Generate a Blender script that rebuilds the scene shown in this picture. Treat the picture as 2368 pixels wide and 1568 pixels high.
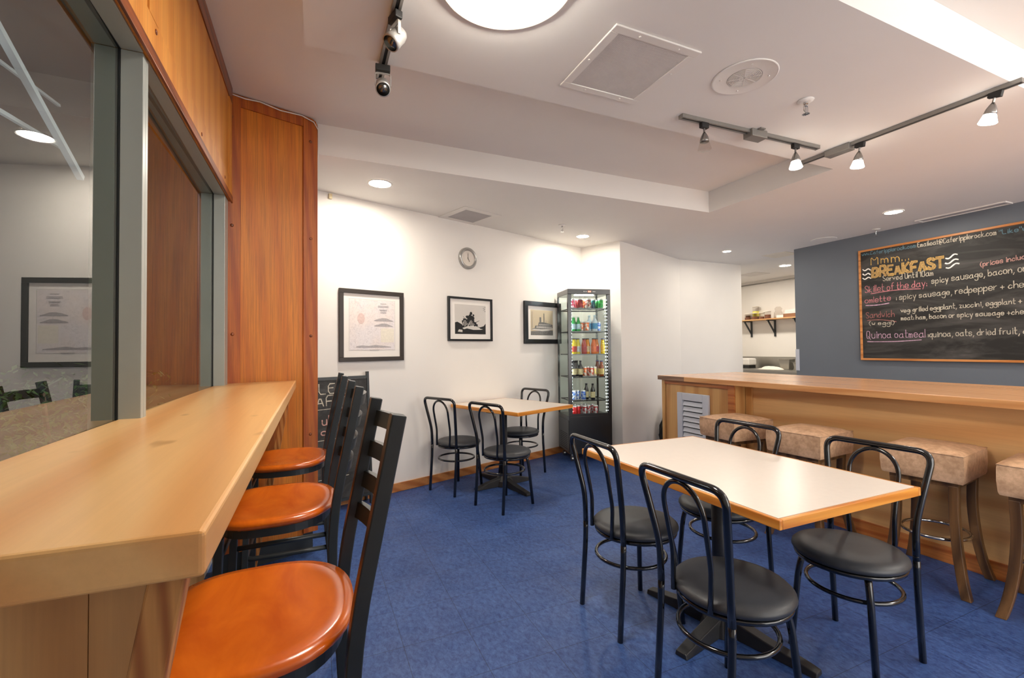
import bpy, bmesh, math, random
from mathutils import Vector, Matrix
random.seed(7)
for o in list(bpy.data.objects): bpy.data.objects.remove(o, do_unlink=True)
S = bpy.context.scene
COL = S.collection
PI = math.pi
# ------------------------------------------------------------ camera, world, exposure
H = 1.35
cam_d = bpy.data.cameras.new('camera'); cam = bpy.data.objects.new('camera', cam_d); COL.objects.link(cam)
yaw, pit, rol = map(math.radians, (23.584, 1.2015, -0.5735))
fw = Vector((math.sin(yaw), math.cos(yaw), 0)); rt = Vector((math.cos(yaw), -math.sin(yaw), 0)); up = Vector((0, 0, 1))
f2 = fw*math.cos(pit)+up*math.sin(pit); u2 = -fw*math.sin(pit)+up*math.cos(pit)
r3 = rt*math.cos(rol)+u2*math.sin(rol); u3 = -rt*math.sin(rol)+u2*math.cos(rol)
m = Matrix((r3, u3, -f2)).transposed().to_4x4(); m.translation = Vector((0, 0, H))
cam.matrix_world = m
cam_d.sensor_width = 36; cam_d.lens = 1048.25/2368*36; cam_d.clip_start = 0.02; cam_d.clip_end = 100
S.camera = cam
W = bpy.data.worlds.new('world'); S.world = W; W.use_nodes = True
W.node_tree.nodes['Background'].inputs[0].default_value = (1.0, 0.97, 0.92, 1)
W.node_tree.nodes['Background'].inputs[1].default_value = 2.3
S.view_settings.view_transform = 'Standard'; S.view_settings.look = 'None'; S.view_settings.gamma = 1
S.view_settings.use_curve_mapping = False
S.view_settings.exposure = 1.08
LAMP_E, DOWN_E, SPOT_E = 34.0, 140.0, 7.0

# ------------------------------------------------------------ materials
def srgb(r, g, b):
    f = lambda c: (c/255/12.92) if c/255 <= .04045 else ((c/255+.055)/1.055)**2.4
    return (f(r), f(g), f(b), 1)
def newmat(name):
    mt = bpy.data.materials.new(name); mt.use_nodes = True
    nt = mt.node_tree; return mt, nt, nt.nodes['Principled BSDF']
def mul(c, k): return (c[0]*k, c[1]*k, c[2]*k, 1)
def N(nt, t, **kw):
    n = nt.nodes.new(t)
    for k, v in kw.items():
        if k.startswith('i_'): n.inputs[int(k[2:])].default_value = v
        else: setattr(n, k, v)
    return n
def ramp(nt, fac, c0, c1, p0=0.0, p1=1.0):
    r = nt.nodes.new('ShaderNodeValToRGB'); e = r.color_ramp.elements
    e[0].position = p0; e[1].position = p1; e[0].color = c0; e[1].color = c1
    nt.links.new(fac, r.inputs[0]); return r
def coords(nt, scale=(1, 1, 1), rot=(0, 0, 0), loc=(0, 0, 0)):
    t = nt.nodes.new('ShaderNodeTexCoord'); mp = nt.nodes.new('ShaderNodeMapping')
    mp.inputs['Scale'].default_value = scale; mp.inputs['Rotation'].default_value = rot; mp.inputs['Location'].default_value = loc
    nt.links.new(t.outputs['Object'], mp.inputs[0]); return mp.outputs[0]
def noise(nt, v, scale, detail=3, rough=.55, dist=0):
    n = nt.nodes.new('ShaderNodeTexNoise'); n.inputs['Scale'].default_value = scale; n.inputs['Detail'].default_value = detail
    n.inputs['Roughness'].default_value = rough; n.inputs['Distortion'].default_value = dist
    nt.links.new(v, n.inputs['Vector']); return n.outputs['Fac']
def mixc(nt, fac, a, b, mode='MIX'):
    n = nt.nodes.new('ShaderNodeMix'); n.data_type = 'RGBA'; n.blend_type = mode
    for s, v in ((n.inputs[0], fac), (n.inputs[6], a), (n.inputs[7], b)):
        if hasattr(v, 'is_output'): nt.links.new(v, s)
        else: s.default_value = v
    return n.outputs[2]
def bump(nt, bs, h, strength=.2, dist=.002):
    b = nt.nodes.new('ShaderNodeBump'); b.inputs['Strength'].default_value = strength; b.inputs['Distance'].default_value = dist
    nt.links.new(h, b.inputs['Height']); nt.links.new(b.outputs[0], bs.inputs['Normal'])
def plain(name, c, rough=.5, metal=0, var=.06, vs=6, coat=0, spec=.5, bmp=0, bs_=60):
    mt, nt, bs = newmat(name)
    v = coords(nt); n = noise(nt, v, vs)
    r = ramp(nt, n, mul(c, 1-var), mul(c, 1+var), .3, .7)
    nt.links.new(r.outputs[0], bs.inputs['Base Color'])
    bs.inputs['Roughness'].default_value = rough; bs.inputs['Metallic'].default_value = metal
    bs.inputs['Coat Weight'].default_value = coat; bs.inputs['Coat Roughness'].default_value = .12
    bs.inputs['Specular IOR Level'].default_value = spec
    if bmp: bump(nt, bs, noise(nt, v, bs_, 4), bmp)
    return mt
def wood(name, light, dark, axis='z', ring=7, grain=60, rough=.35, coat=.25, contrast=.5, fine=.25, dist=5, off=0, knots=False):
    """grain runs along the axis; soft cathedral bands from a distorted wave, fine pores from stretched noise"""
    mt, nt, bs = newmat(name)
    st = {'x': (.09, 1, 1), 'y': (1, .09, 1), 'z': (1, 1, .09)}[axis]
    v = coords(nt, st, loc=(off, off*.7, off*1.3))
    w = nt.nodes.new('ShaderNodeTexWave'); w.wave_type = 'BANDS'; w.bands_direction = 'DIAGONAL'
    w.inputs['Scale'].default_value = ring; w.inputs['Distortion'].default_value = dist; w.inputs['Detail'].default_value = 2
    w.inputs['Detail Scale'].default_value = .6
    nt.links.new(v, w.inputs['Vector'])
    r = ramp(nt, w.outputs['Fac'], dark, light, 0, contrast)
    st2 = {'x': (.025, 1, 1), 'y': (1, .025, 1), 'z': (1, 1, .025)}[axis]
    v2 = coords(nt, st2); g = noise(nt, v2, grain, 4, .7)
    g2 = ramp(nt, g, (1-fine, 1-fine, 1-fine, 1), (1, 1, 1, 1), .35, .6)
    big = noise(nt, coords(nt, st), 2.2, 2)
    b2 = ramp(nt, big, (.86, .84, .8, 1), (1.05, 1.05, 1.05, 1), .3, .7)
    c = mixc(nt, 1.0, r.outputs[0], g2.outputs[0], 'MULTIPLY'); c = mixc(nt, 1.0, c, b2.outputs[0], 'MULTIPLY')
    if knots:
        kn = noise(nt, coords(nt, (1, .45, 1), loc=(3.1, 1.7, 0)), 9, 2, .5); k2 = ramp(nt, kn, (0, 0, 0, 1), (1, 1, 1, 1), .70, .80)
        c = mixc(nt, k2.outputs[0], c, mul(dark, .45))
    nt.links.new(c, bs.inputs['Base Color'])
    bs.inputs['Roughness'].default_value = rough; bs.inputs['Coat Weight'].default_value = coat; bs.inputs['Coat Roughness'].default_value = .15
    bump(nt, bs, g, .12, .001)
    return mt
def emit(name, c, s):
    mt, nt, bs = newmat(name)
    bs.inputs['Base Color'].default_value = c; bs.inputs['Emission Color'].default_value = c; bs.inputs['Emission Strength'].default_value = s
    return mt
def glassy(name, tint=(1, 1, 1, 1), refl=1.45, rough=0.0, solid=0.0):
    """thin pane: mostly transparent, mirror part by fresnel"""
    mt, nt, bs = newmat(name); nt.nodes.remove(bs)
    out = [n for n in nt.nodes if n.type == 'OUTPUT_MATERIAL'][0]
    tr = N(nt, 'ShaderNodeBsdfTransparent'); tr.inputs[0].default_value = tint
    gl = N(nt, 'ShaderNodeBsdfGlossy'); gl.inputs['Roughness'].default_value = rough
    fr = N(nt, 'ShaderNodeFresnel'); fr.inputs[0].default_value = refl
    mx = N(nt, 'ShaderNodeMixShader')
    ge = N(nt, 'ShaderNodeNewGeometry'); sb_ = N(nt, 'ShaderNodeMath'); sb_.operation = 'SUBTRACT'; sb_.inputs[0].default_value = 1
    nt.links.new(ge.outputs['Backfacing'], sb_.inputs[1]); ml = N(nt, 'ShaderNodeMath'); ml.operation = 'MULTIPLY'
    nt.links.new(fr.outputs[0], ml.inputs[0]); nt.links.new(sb_.outputs[0], ml.inputs[1])
    nt.links.new(ml.outputs[0], mx.inputs[0]); nt.links.new(tr.outputs[0], mx.inputs[1]); nt.links.new(gl.outputs[0], mx.inputs[2])
    nt.links.new(mx.outputs[0], out.inputs[0]); return mt
M = {}
M['wall'] = plain('white wall paint', srgb(238, 233, 226), .6, var=.015, vs=2, bmp=.05)
M['ceil'] = plain('white ceiling paint', srgb(234, 231, 226), .75, var=.012, vs=2, bmp=.04)
M['blue'] = plain('slate blue wall paint', srgb(106, 113, 122), .55, var=.03, vs=2, bmp=.05)
M['white'] = plain('white enamel', srgb(232, 228, 222), .4, var=.01)
M['dullwhite'] = plain('aged white grille', srgb(215, 210, 205), .5, var=.04, vs=9)
M['grille'] = plain('grey perforated grille', srgb(178, 174, 174), .6, var=.05)
M['pill_c'] = wood('pillar oak panel', srgb(218, 130, 28), srgb(208, 116, 20), 'z', 5, 130, .5, 0, .8, .3, 4)
M['pill_s'] = wood('pillar oak stile', srgb(190, 100, 22), srgb(168, 78, 12), 'z', 9, 130, .5, 0, .7, .32, 6, 3.3)
M['header'] = wood('header oak veneer', srgb(218, 148, 66), srgb(206, 132, 52), 'z', 4, 110, .5, 0, .8, .18, 3, 1.2)
M['trimw'] = wood('dark stained trim', srgb(150, 78, 34), srgb(112, 54, 22), 'y', 9, 90, .4, .2)
M['counter'] = wood('honey maple counter', srgb(240, 192, 128), srgb(228, 168, 102), 'y', 3.2, 50, .34, .2, .7, .06, 5, .4, True)
M['ctr_end'] = wood('honey maple end grain', srgb(190, 136, 72), srgb(150, 98, 44), 'x', 22, 70, .4, .1, .8, .15, 3, 2)
M['ply'] = wood('varnished plywood', srgb(224, 178, 122), srgb(206, 152, 96), 'y', 3.5, 60, .45, .08, .6, .08, 8, .9)
M['plyz'] = wood('varnished plywood upright', srgb(216, 168, 108), srgb(196, 142, 84), 'z', 3.5, 60, .42, .15, .6, .1, 6, 1.9)
M['fir'] = wood('fir upright', srgb(206, 148, 84), srgb(160, 96, 44), 'z', 26, 80, .45, .1, .8, .15, 3, 4.1)
M['bar'] = wood('fir bar top', srgb(240, 186, 136), srgb(226, 164, 112), 'y', 9, 60, .25, .35, .7, .08, 3, 2.2)
M['baredge'] = wood('fir bar edge', srgb(218, 162, 106), srgb(202, 140, 84), 'y', 7, 60, .4, .15, .7, .1, 3, .2)
M['bardark'] = wood('walnut stained bar corner', srgb(150, 112, 84), srgb(118, 84, 60), 'y', 7, 60, .35, .3)
M['base'] = wood('oak baseboard', srgb(206, 140, 80), srgb(176, 106, 52), 'x', 7, 70, .4, .2, .7, .12, 4)
M['edge'] = wood('oak table edging', srgb(226, 152, 62), srgb(204, 124, 40), 'y', 10, 70, .35, .3, .7, .1, 3)
M['orange'] = wood('orange oak rail', srgb(196, 122, 62), srgb(170, 92, 40), 'y', 9, 70, .4, .2)
M['stoolwood'] = wood('worn walnut leg', srgb(112, 78, 44), srgb(74, 48, 24), 'z', 8, 70, .45, .15, .8, .25, 4)
M['lam'] = plain('cream laminate', srgb(228, 217, 205), .28, var=.015, vs=40, spec=.5)
M['vinyl'] = plain('black vinyl', srgb(52, 54, 58), .42, var=.08, vs=30, bmp=.25, bs_=350)
M['blk'] = plain('glossy black enamel', srgb(17, 19, 22), .16, var=.05, coat=.6)
M['blkm'] = plain('satin black paint', srgb(38, 44, 47), .38, var=.12, vs=14)
M['cast'] = plain('black cast iron', srgb(34, 34, 36), .45, var=.15, vs=20, bmp=.2, bs_=120)
M['alum'] = plain('grey anodised aluminium', srgb(166, 173, 168), .34, metal=.2, var=.03, vs=3)
M['gasket'] = plain('black rubber gasket', srgb(24, 28, 30), .6)
M['chrome'] = plain('polished chrome', srgb(200, 200, 198), .14, metal=1, var=.03)
M['nickel'] = plain('brushed nickel', srgb(150, 148, 145), .3, metal=.9, var=.05)
M['silver'] = plain('silver paint', srgb(176, 174, 170), .3, metal=.6, var=.04)
M['steel'] = plain('stainless steel', srgb(178, 175, 168), .28, metal=.9, var=.05, vs=3)
M['track'] = plain('grey track metal', srgb(140, 137, 132), .4, metal=.5, var=.03)
M['trackslot'] = plain('black track slot', srgb(22, 20, 19), .6)
M['lamp'] = emit('opal lamp glass', (1.0, .93, .83, 1), LAMP_E)
M['lampside'] = plain('opal rim glass', srgb(236, 220, 200), .3)
M['down'] = emit('downlight lamp', (1.0, .92, .8, 1), DOWN_E)
M['spotl'] = emit('frosted spot glass', (1.0, .92, .80, 1), SPOT_E)
M['led'] = emit('cool led', (.86, .94, 1.0, 1), 30)
M['red_led'] = emit('red digits', (1.0, .08, .05, 1), 4)
M['bulboff'] = plain('unlit reflector', srgb(110, 108, 104), .15, metal=.9)
M['frost'] = glassy('clear frosted glass', (.92, .9, .88, 1), 1.3, .15)
M['glass'] = glassy('window glass', (.84, .88, .86, 1), 3.0)
M['fglass'] = glassy('fridge glass', (.95, .98, .97, 1), 1.2)
M['pglass'] = glassy('picture glass', (1, 1, 1, 1), 1.14)
M['fblack'] = plain('black fridge enamel', srgb(16, 16, 18), .25, var=.05, coat=.3)
M['fgrey'] = plain('charcoal fridge side', srgb(70, 72, 76), .35, var=.05)
M['frame_b'] = plain('dark brown frame', srgb(44, 34, 26), .4, var=.15)
M['frame_k'] = plain('black picture frame', srgb(24, 26, 28), .3, var=.1)
M['mat'] = plain('cream mat board', srgb(244, 238, 230), .7, var=.01)
M['board_wood'] = wood('pine board frame', srgb(222, 150, 84), srgb(200, 126, 62), 'y', 8, 60, .45, .1)
M['louvre'] = plain('pale grey plastic louvre', srgb(196, 200, 210), .4, var=.02)
M['bag'] = plain('black plastic bag', srgb(26, 29, 34), .22, var=.2, vs=9, bmp=.8, bs_=18)
M['dark'] = plain('dark outdoor paving', srgb(46, 46, 44), .8, var=.15, vs=3)
M['beam'] = plain('grey painted steel', srgb(150, 156, 160), .5, var=.05)
M['leaf'] = plain('dark green leaves', srgb(56, 88, 26), .7, var=.45, vs=30)
M['clockf'] = plain('clock face', srgb(226, 216, 204), .5, var=.01)
M['ink'] = plain('dark ink', srgb(40, 38, 36), .6)
M['cloth'] = plain('white cotton cloth', srgb(240, 232, 218), .85, var=.04)
M['paper'] = plain('white paper', srgb(235, 230, 222), .8, var=.03)
M['kraft'] = plain('brown cardboard', srgb(150, 104, 72), .8, var=.1)
M['cream'] = plain('cream plastic', srgb(228, 212, 170), .4)
M['jarglass'] = glassy('clear jar plastic', (.9, .88, .86, 1), 1.4)
M['spice'] = plain('brown spice', srgb(128, 84, 62), .9, var=.3, vs=60)
M['yellow'] = plain('yellow label', srgb(232, 220, 90), .5)
M['sky_blue'] = plain('blue lid', srgb(90, 140, 180), .4)

def leather():
    mt, nt, bs = newmat('worn tan leather')
    v = coords(nt)
    a = noise(nt, v, 9, 5, .7); r = ramp(nt, a, srgb(176, 140, 108), srgb(214, 176, 142), .35, .65)
    b = noise(nt, v, 45, 3); r2 = ramp(nt, b, (.82, .78, .74, 1), (1.05, 1.05, 1.05, 1), .3, .6)
    nt.links.new(mixc(nt, 1, r.outputs[0], r2.outputs[0], 'MULTIPLY'), bs.inputs['Base Color'])
    bs.inputs['Roughness'].default_value = .48; bump(nt, bs, noise(nt, v, 160, 4), .25)
    return mt
M['leather'] = leather()
def seatwood():
    mt, nt, bs = newmat('orange stained seat')
    v = coords(nt, (1, .35, 1)); a = noise(nt, v, 9, 4, .6, .6)
    r = ramp(nt, a, srgb(190, 82, 10), srgb(222, 112, 22), .3, .72)
    nt.links.new(r.outputs[0], bs.inputs['Base Color'])
    bs.inputs['Roughness'].default_value = .24; bs.inputs['Coat Weight'].default_value = .35; bs.inputs['Coat Roughness'].default_value = .2
    return mt
M['seat'] = seatwood()
def floor_mat():
    mt, nt, bs = newmat('blue marbled vinyl tiles')
    v = coords(nt)
    a = noise(nt, coords(nt, (1, .6, 1), (0, 0, .6)), 48, 6, .8, .4)
    r = ramp(nt, a, srgb(36, 62, 120), srgb(72, 106, 168), .36, .66)
    b = noise(nt, v, 2.3, 3); r2 = ramp(nt, b, (.74, .76, .8, 1), (1.12, 1.1, 1.05, 1), .3, .7)
    c = mixc(nt, 1, r.outputs[0], r2.outputs[0], 'MULTIPLY')
    br = nt.nodes.new('ShaderNodeTexBrick'); br.offset = 0; br.squash = 1
    br.inputs['Color1'].default_value = (1, 1, 1, 1); br.inputs['Color2'].default_value = (.9, .92, .95, 1); br.inputs['Mortar'].default_value = (.42, .42, .42, 1)
    br.inputs['Scale'].default_value = 1; br.inputs['Mortar Size'].default_value = .0018; br.inputs['Mortar Smooth'].default_value = .4
    br.inputs['Brick Width'].default_value = .305; br.inputs['Row Height'].default_value = .305
    mp = coords(nt, (1, 1, 1), loc=(-.067, .02, 0)); nt.links.new(mp, br.inputs['Vector'])
    c = mixc(nt, 1, c, br.outputs['Color'], 'MULTIPLY')
    sp = noise(nt, v, 130, 2); s2 = ramp(nt, sp, (0, 0, 0, 1), (1, 1, 1, 1), .735, .77)
    c = mixc(nt, s2.outputs[0], c, srgb(120, 140, 180))
    nt.links.new(c, bs.inputs['Base Color'])
    q = ramp(nt, noise(nt, v, 5, 4), (.42, .42, .42, 1), (.62, .62, .62, 1), .3, .7); nt.links.new(q.outputs[0], bs.inputs['Roughness'])
    bump(nt, bs, noise(nt, v, 12, 3), .06, .004)
    return mt
M['floor'] = floor_mat()
def chalkboard():
    mt, nt, bs = newmat('smeared blackboard')
    a = noise(nt, coords(nt, (1, .35, 1.6), (.35, 0, 0)), 3.6, 5, .62, 1.2)
    r = ramp(nt, a, srgb(34, 33, 31), srgb(96, 93, 90), .44, .84)
    nt.links.new(r.outputs[0], bs.inputs['Base Color']); bs.inputs['Roughness'].default_value = .6
    return mt
M['chalkboard'] = chalkboard()
CH = {'b': srgb(96, 128, 140), 'w': srgb(196, 188, 170), 'y': srgb(206, 168, 92), 'p': srgb(200, 128, 134), 'r': srgb(160, 104, 100), 'v': srgb(206, 168, 190), 'Y': srgb(170, 138, 88), 'o': srgb(196, 150, 140)}
for k, c in CH.items(): M['ch_'+k] = plain('chalk '+k, c, .9, var=.25, vs=55)

# ------------------------------------------------------------ mesh helpers
class B:
    def __init__(s, xf=None): s.v = []; s.f = []; s.xf = xf
    def add(s, vs, fs, xf=None):
        n = len(s.v)
        for p in vs:
            p = Vector(p)
            if xf is not None: p = xf @ p
            if s.xf is not None: p = s.xf @ p
            s.v.append(p)
        s.f += [[n+i for i in f] for f in fs]; return s
    def box(s, x0, x1, y0, y1, z0, z1, xf=None):
        return s.add([(x0, y0, z0), (x1, y0, z0), (x1, y1, z0), (x0, y1, z0), (x0, y0, z1), (x1, y0, z1), (x1, y1, z1), (x0, y1, z1)],
                     [(0, 3, 2, 1), (4, 5, 6, 7), (0, 1, 5, 4), (1, 2, 6, 5), (2, 3, 7, 6), (3, 0, 4, 7)], xf)
    def prism(s, poly, z0, z1, xf=None):
        n = len(poly)
        vs = [(p[0], p[1], z0) for p in poly]+[(p[0], p[1], z1) for p in poly]
        return s.add(vs, [list(range(n))[::-1], list(range(n, 2*n))]+[(i, (i+1) % n, n+(i+1) % n, n+i) for i in range(n)], xf)
    def lathe(s, prof, n=20, c=(0, 0, 0), xf=None, cap=True):
        vs = []; fs = []
        for r, z in prof:
            for i in range(n):
                a = 2*PI*i/n; vs.append((c[0]+r*math.cos(a), c[1]+r*math.sin(a), c[2]+z))
        for k in range(len(prof)-1):
            for i in range(n):
                j = (i+1) % n; fs.append((k*n+i, k*n+j, (k+1)*n+j, (k+1)*n+i))
        if cap:
            fs.append(list(range(n))[::-1]); fs.append([(len(prof)-1)*n+i for i in range(n)])
        return s.add(vs, fs, xf)
    def tube(s, pts, r, n=10, closed=False, xf=None, flat=None):
        pts = [Vector(p) for p in pts]; L = len(pts)
        T = []
        for i in range(L):
            if closed: t = pts[(i+1) % L]-pts[i-1]
            else: t = pts[min(i+1, L-1)]-pts[max(i-1, 0)]
            T.append(t.normalized())
        ref = Vector((0, 0, 1)) if abs(T[0].z) < .9 else Vector((1, 0, 0))
        nrm = (ref-T[0]*ref.dot(T[0])).normalized(); vs = []; fs = []
        for i in range(L):
            nrm = (nrm-T[i]*nrm.dot(T[i])).normalized(); bi = T[i].cross(nrm)
            rr = r[i] if isinstance(r, (list, tuple)) else r
            for k in range(n):
                a = 2*PI*k/n+(PI/4 if n == 4 else 0)
                ca, sa = math.cos(a), math.sin(a)
                if flat: ca *= flat[0]; sa *= flat[1]
                vs.append(pts[i]+nrm*ca*rr+bi*sa*rr)
        for i in range(L if closed else L-1):
            j = (i+1) % L
            for k in range(n):
                q = (k+1) % n; fs.append((i*n+k, i*n+q, j*n+q, j*n+k))
        if not closed: fs.append(list(range(n))[::-1]); fs.append([(L-1)*n+k for k in range(n)])
        return s.add(vs, fs, xf)
    def bar(s, a, b, w, h=None, xf=None):
        h = h or w
        return s.tube([a, b], 1.0, 4, xf=xf, flat=(h*.7071, w*.7071))
def fillet(pts, r, n=6):
    P = [Vector(p) for p in pts]; out = [P[0]]
    for i in range(1, len(P)-1):
        a = (P[i-1]-P[i]); b = (P[i+1]-P[i]); ra = min(r, a.length*.49, b.length*.49)
        p0 = P[i]+a.normalized()*ra; p1 = P[i]+b.normalized()*ra
        for k in range(n+1):
            t = k/n; out.append(p0*(1-t)**2+P[i]*2*t*(1-t)+p1*t*t)
    out.append(P[-1]); return out
def ob(name, b, mat, parent=None, smooth=False, bevel=0, seg=2, sub=0, kind=None):
    me = bpy.data.meshes.new(name); me.from_pydata([tuple(v) for v in b.v], [], b.f); me.update()
    bm = bmesh.new(); bm.from_mesh(me); bmesh.ops.recalc_face_normals(bm, faces=bm.faces); bm.to_mesh(me); bm.free()
    me.materials.append(mat if not isinstance(mat, str) else M[mat])
    o = bpy.data.objects.new(name, me); COL.objects.link(o)
    if smooth:
        for p in me.polygons: p.use_smooth = True
        if smooth == 'auto': 
            md = o.modifiers.new('wn', 'EDGE_SPLIT'); md.split_angle = math.radians(38)
    if bevel:
        md = o.modifiers.new('bevel', 'BEVEL'); md.width = bevel; md.segments = seg; md.limit_method = 'ANGLE'; md.angle_limit = math.radians(40)
    if sub:
        md = o.modifiers.new('sub', 'SUBSURF'); md.levels = sub; md.render_levels = sub
    if parent: o.parent = parent
    if kind: o['kind'] = kind
    return o
def tag(o, label, cat, group=None, kind=None):
    o['label'] = label; o['category'] = cat
    if group: o['group'] = group
    if kind: o['kind'] = kind
    return o
def thing(name, label, cat, loc=(0, 0, 0), rz=0, group=None, rot=None):
    o = bpy.data.objects.new(name, None); COL.objects.link(o); o.empty_display_size = .05
    o.location = loc; o.rotation_euler = rot or (0, 0, rz)
    return tag(o, label, cat, group)
def struct(name, b, mat, parent=None, **kw):
    o = ob(name, b, mat, parent, **kw)
    if not parent: o['kind'] = 'structure'
    return o
def dup(root, loc, rz, label, group=None, rot=None):
    r = root.copy(); COL.objects.link(r); r.location = loc; r.rotation_euler = rot or (0, 0, rz)
    r['label'] = label
    if group: r['group'] = group
    for ch in list(root.children):
        c = ch.copy(); COL.objects.link(c); c.parent = r
        for g in ch.children:
            d = g.copy(); COL.objects.link(d); d.parent = c
    return r

# ------------------------------------------------------------ the shell
Z0, Z1 = 2.72, 2.935
WA = Vector((.707, 4.413, 0)); TA = math.radians(18.45)       # back wall line
UA = Vector((math.cos(TA), math.sin(TA), 0)); NA = Vector((UA.y, -UA.x, 0))     # NA points into the room
def onA(s, out=0, z=0): return WA+UA*s+NA*out+Vector((0, 0, z))
XA = Matrix((UA, -NA, Vector((0, 0, 1)))).transposed().to_4x4(); XA.translation = WA   # local x along wall, -y into room
struct('floor', B().box(-.6, 8.9, -3.0, 8, -.05, 0), 'floor')
cb = B().box(-.7, 9.0, -3.0, 8.2, Z1, Z1+.1)
cb.box(-.04, 3.70, 1.10, 2.20, Z0, Z1-.0005); cb.box(3.70, 9.0, 1.10, 8.2, Z0, Z1-.0005); cb.box(.024, 3.70, 3.41, 8.2, Z0, Z1-.0005)
struct('ceiling', cb, 'ceil')
cx = 2.79                                                       # corner along wall A
w = B(); w.box(-1.35, cx+.1, 0, .1, 0, Z1, XA); struct('wall_back', w, 'wall')
cA = onA(cx)
def wallseg(name, p, q, th=.1, mat='wall', z0=0, z1=Z1, side=1):
    p = Vector((p[0], p[1], 0)); q = Vector((q[0], q[1], 0)); d = (q-p).normalized(); n = Vector((-d.y, d.x, 0))*th*side
    return struct(name, B().prism([tuple(p.xy), tuple(q.xy), tuple((q+n).xy), tuple((p+n).xy)], z0, z1), mat)
wallseg('wall_alcove', (cA.x, cA.y), (3.605, 4.76), .1)
wallseg('wall_middle', (3.605, 4.76), (5.249, 5.434), .1)
struct('wall_doorway', B().box(5.249, 6.60, 5.436, 5.556, 0, Z0), 'wall')
struct('wall_right', B().box(6.27, 6.40, -3, 4.285, 0, Z0), 'blue')
struct('rear_light_block', B().box(-.6, 1.6, -.62, -.5, 0, Z1), 'wall')  # unseen slab added to block world light from behind the camera
struct('wall_kitchen', B().box(8.6, 8.7, 2.5, 8, 0, Z0), 'wall')
struct('wall_kitchen_far', B().box(6.6, 8.6, 7.6, 7.7, 0, Z0), 'wall')
struct('wall_kitchen_near', B().box(6.4, 8.6, 2.5, 2.6, 0, Z0), 'wall')
struct('wall_kitchen_left', B().box(6.48, 6.6, 5.556, 7.6, 0, Z0), 'wall')
bb = B(); bb.box(-.95, cx, -.014, 0, .003, .083, XA); struct('baseboard_back', bb, 'base')
d = Vector((3.605, 4.76, 0))-cA; 
w = B(); L = d.length; an = math.atan2(d.y, d.x); X2 = Matrix.Translation(cA) @ Matrix.Rotation(an, 4, 'Z'); w.box(0, L, -.014, 0, .003, .083, X2)
struct('baseboard_alcove', w, 'base')
ob_ = B(); ob_.box(6.262, 6.275, 4.24, 4.29, 1.0, 1.30)
o = ob('corner_guard', ob_, 'louvre'); tag(o, 'short clear grey plastic guard on the slate blue wall corner above the bar', 'corner guard')

# left window wall: sill wall, header with panel, aluminium frame, two panes
struct('wall_left', B().box(-.66, -.60, -3, 4.1, 0, 1.05).box(-.66, -.60, -3, 4.1, 2.36, Z1), 'wall')
PANE_ROT = .9; GX = -.525; FZ0, FZ1 = 1.04, 2.24
def frame_bar(b, y0, y1, z0, z1):
    b.box(-.465, GX+.006, y0, y1, z0, z1); b.box(GX-.006, -.587, y0, y1, z0, z1)
def window(name, y0, y1, post_n, post_f):
    """post_n/post_f: widths of the near and far upright"""
    b = B(); z = (FZ0, FZ1)
    if post_n: frame_bar(b, y0-post_n, y0, *z)
    if post_f: frame_bar(b, y1, y1+post_f, *z)
    frame_bar(b, y0, y1, FZ1, FZ1+.12); frame_bar(b, y0, y1, FZ0-.04, FZ0+.06)
    root = struct(name, b, 'alum', bevel=.0015)
    g = B()
    for yy in (y0, y1): 
        s_ = 1 if yy == y0 else -1
        g.box(GX-.0055, GX+.0055, min(yy, yy-s_*.03), max(yy, yy-s_*.03), FZ0, FZ1+.11)
    g.box(GX-.0055, GX+.0055, y0, y1, FZ1, FZ1+.11)
    ob('window_gasket', g, 'gasket', root)
    p = B().box(-.003, .003, y0-y1, 0, FZ0+.06, FZ1); o = ob('window_pane', p, 'glass', root); o.location = (GX, y1, 0); o.rotation_euler.z = math.radians(PANE_ROT)
    return root
window('window_1', -.45, 1.655, .05, .022)
window('window_2', 1.70, 3.00, .022, .10)
# timber header above the windows
hd = thing('window_header', 'orange oak panelled header above the window, under the ceiling', 'panelling', (-.5, 1.0, 2.24))
hx = Matrix.Translation((.5, -1.0, -2.24))
ob('panel', B(hx).box(-.60, -.455, -2, 3.14, 2.245, Z1-.001), 'header', hd)
ob('bottom_trim', B(hx).box(-.455, -.446, -2, 3.14, 2.236, 2.275), 'trimw', hd, bevel=.002)
ob('top_rail', B(hx).box(-.455, -.449, -2, 3.14, 2.835, Z1-.002), 'trimw', hd)['label'] = 'dark stained rail along the top of the header'
ob('bottom_rail', B(hx).box(-.455, -.450, -2, 3.14, 2.276, 2.37), 'header', hd)
for y in (1.70, 3.09): ob('stile', B(hx).box(-.455, -.4495, y-.05, y+.035, 2.371, 2.834), 'header', hd)
for y, z in ((1.712, 2.345), (2.337, 2.30), (2.9, 2.31), (1.1, 2.33)):
    ob('screw_plug', B(hx).lathe([(.009, 0), (.008, .003), (.003, .004)], 10, xf=Matrix.Translation((-.4505, y, z)) @ Matrix.Rotation(PI/2, 4, 'Y')), 'trimw', hd, smooth=True)

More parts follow.
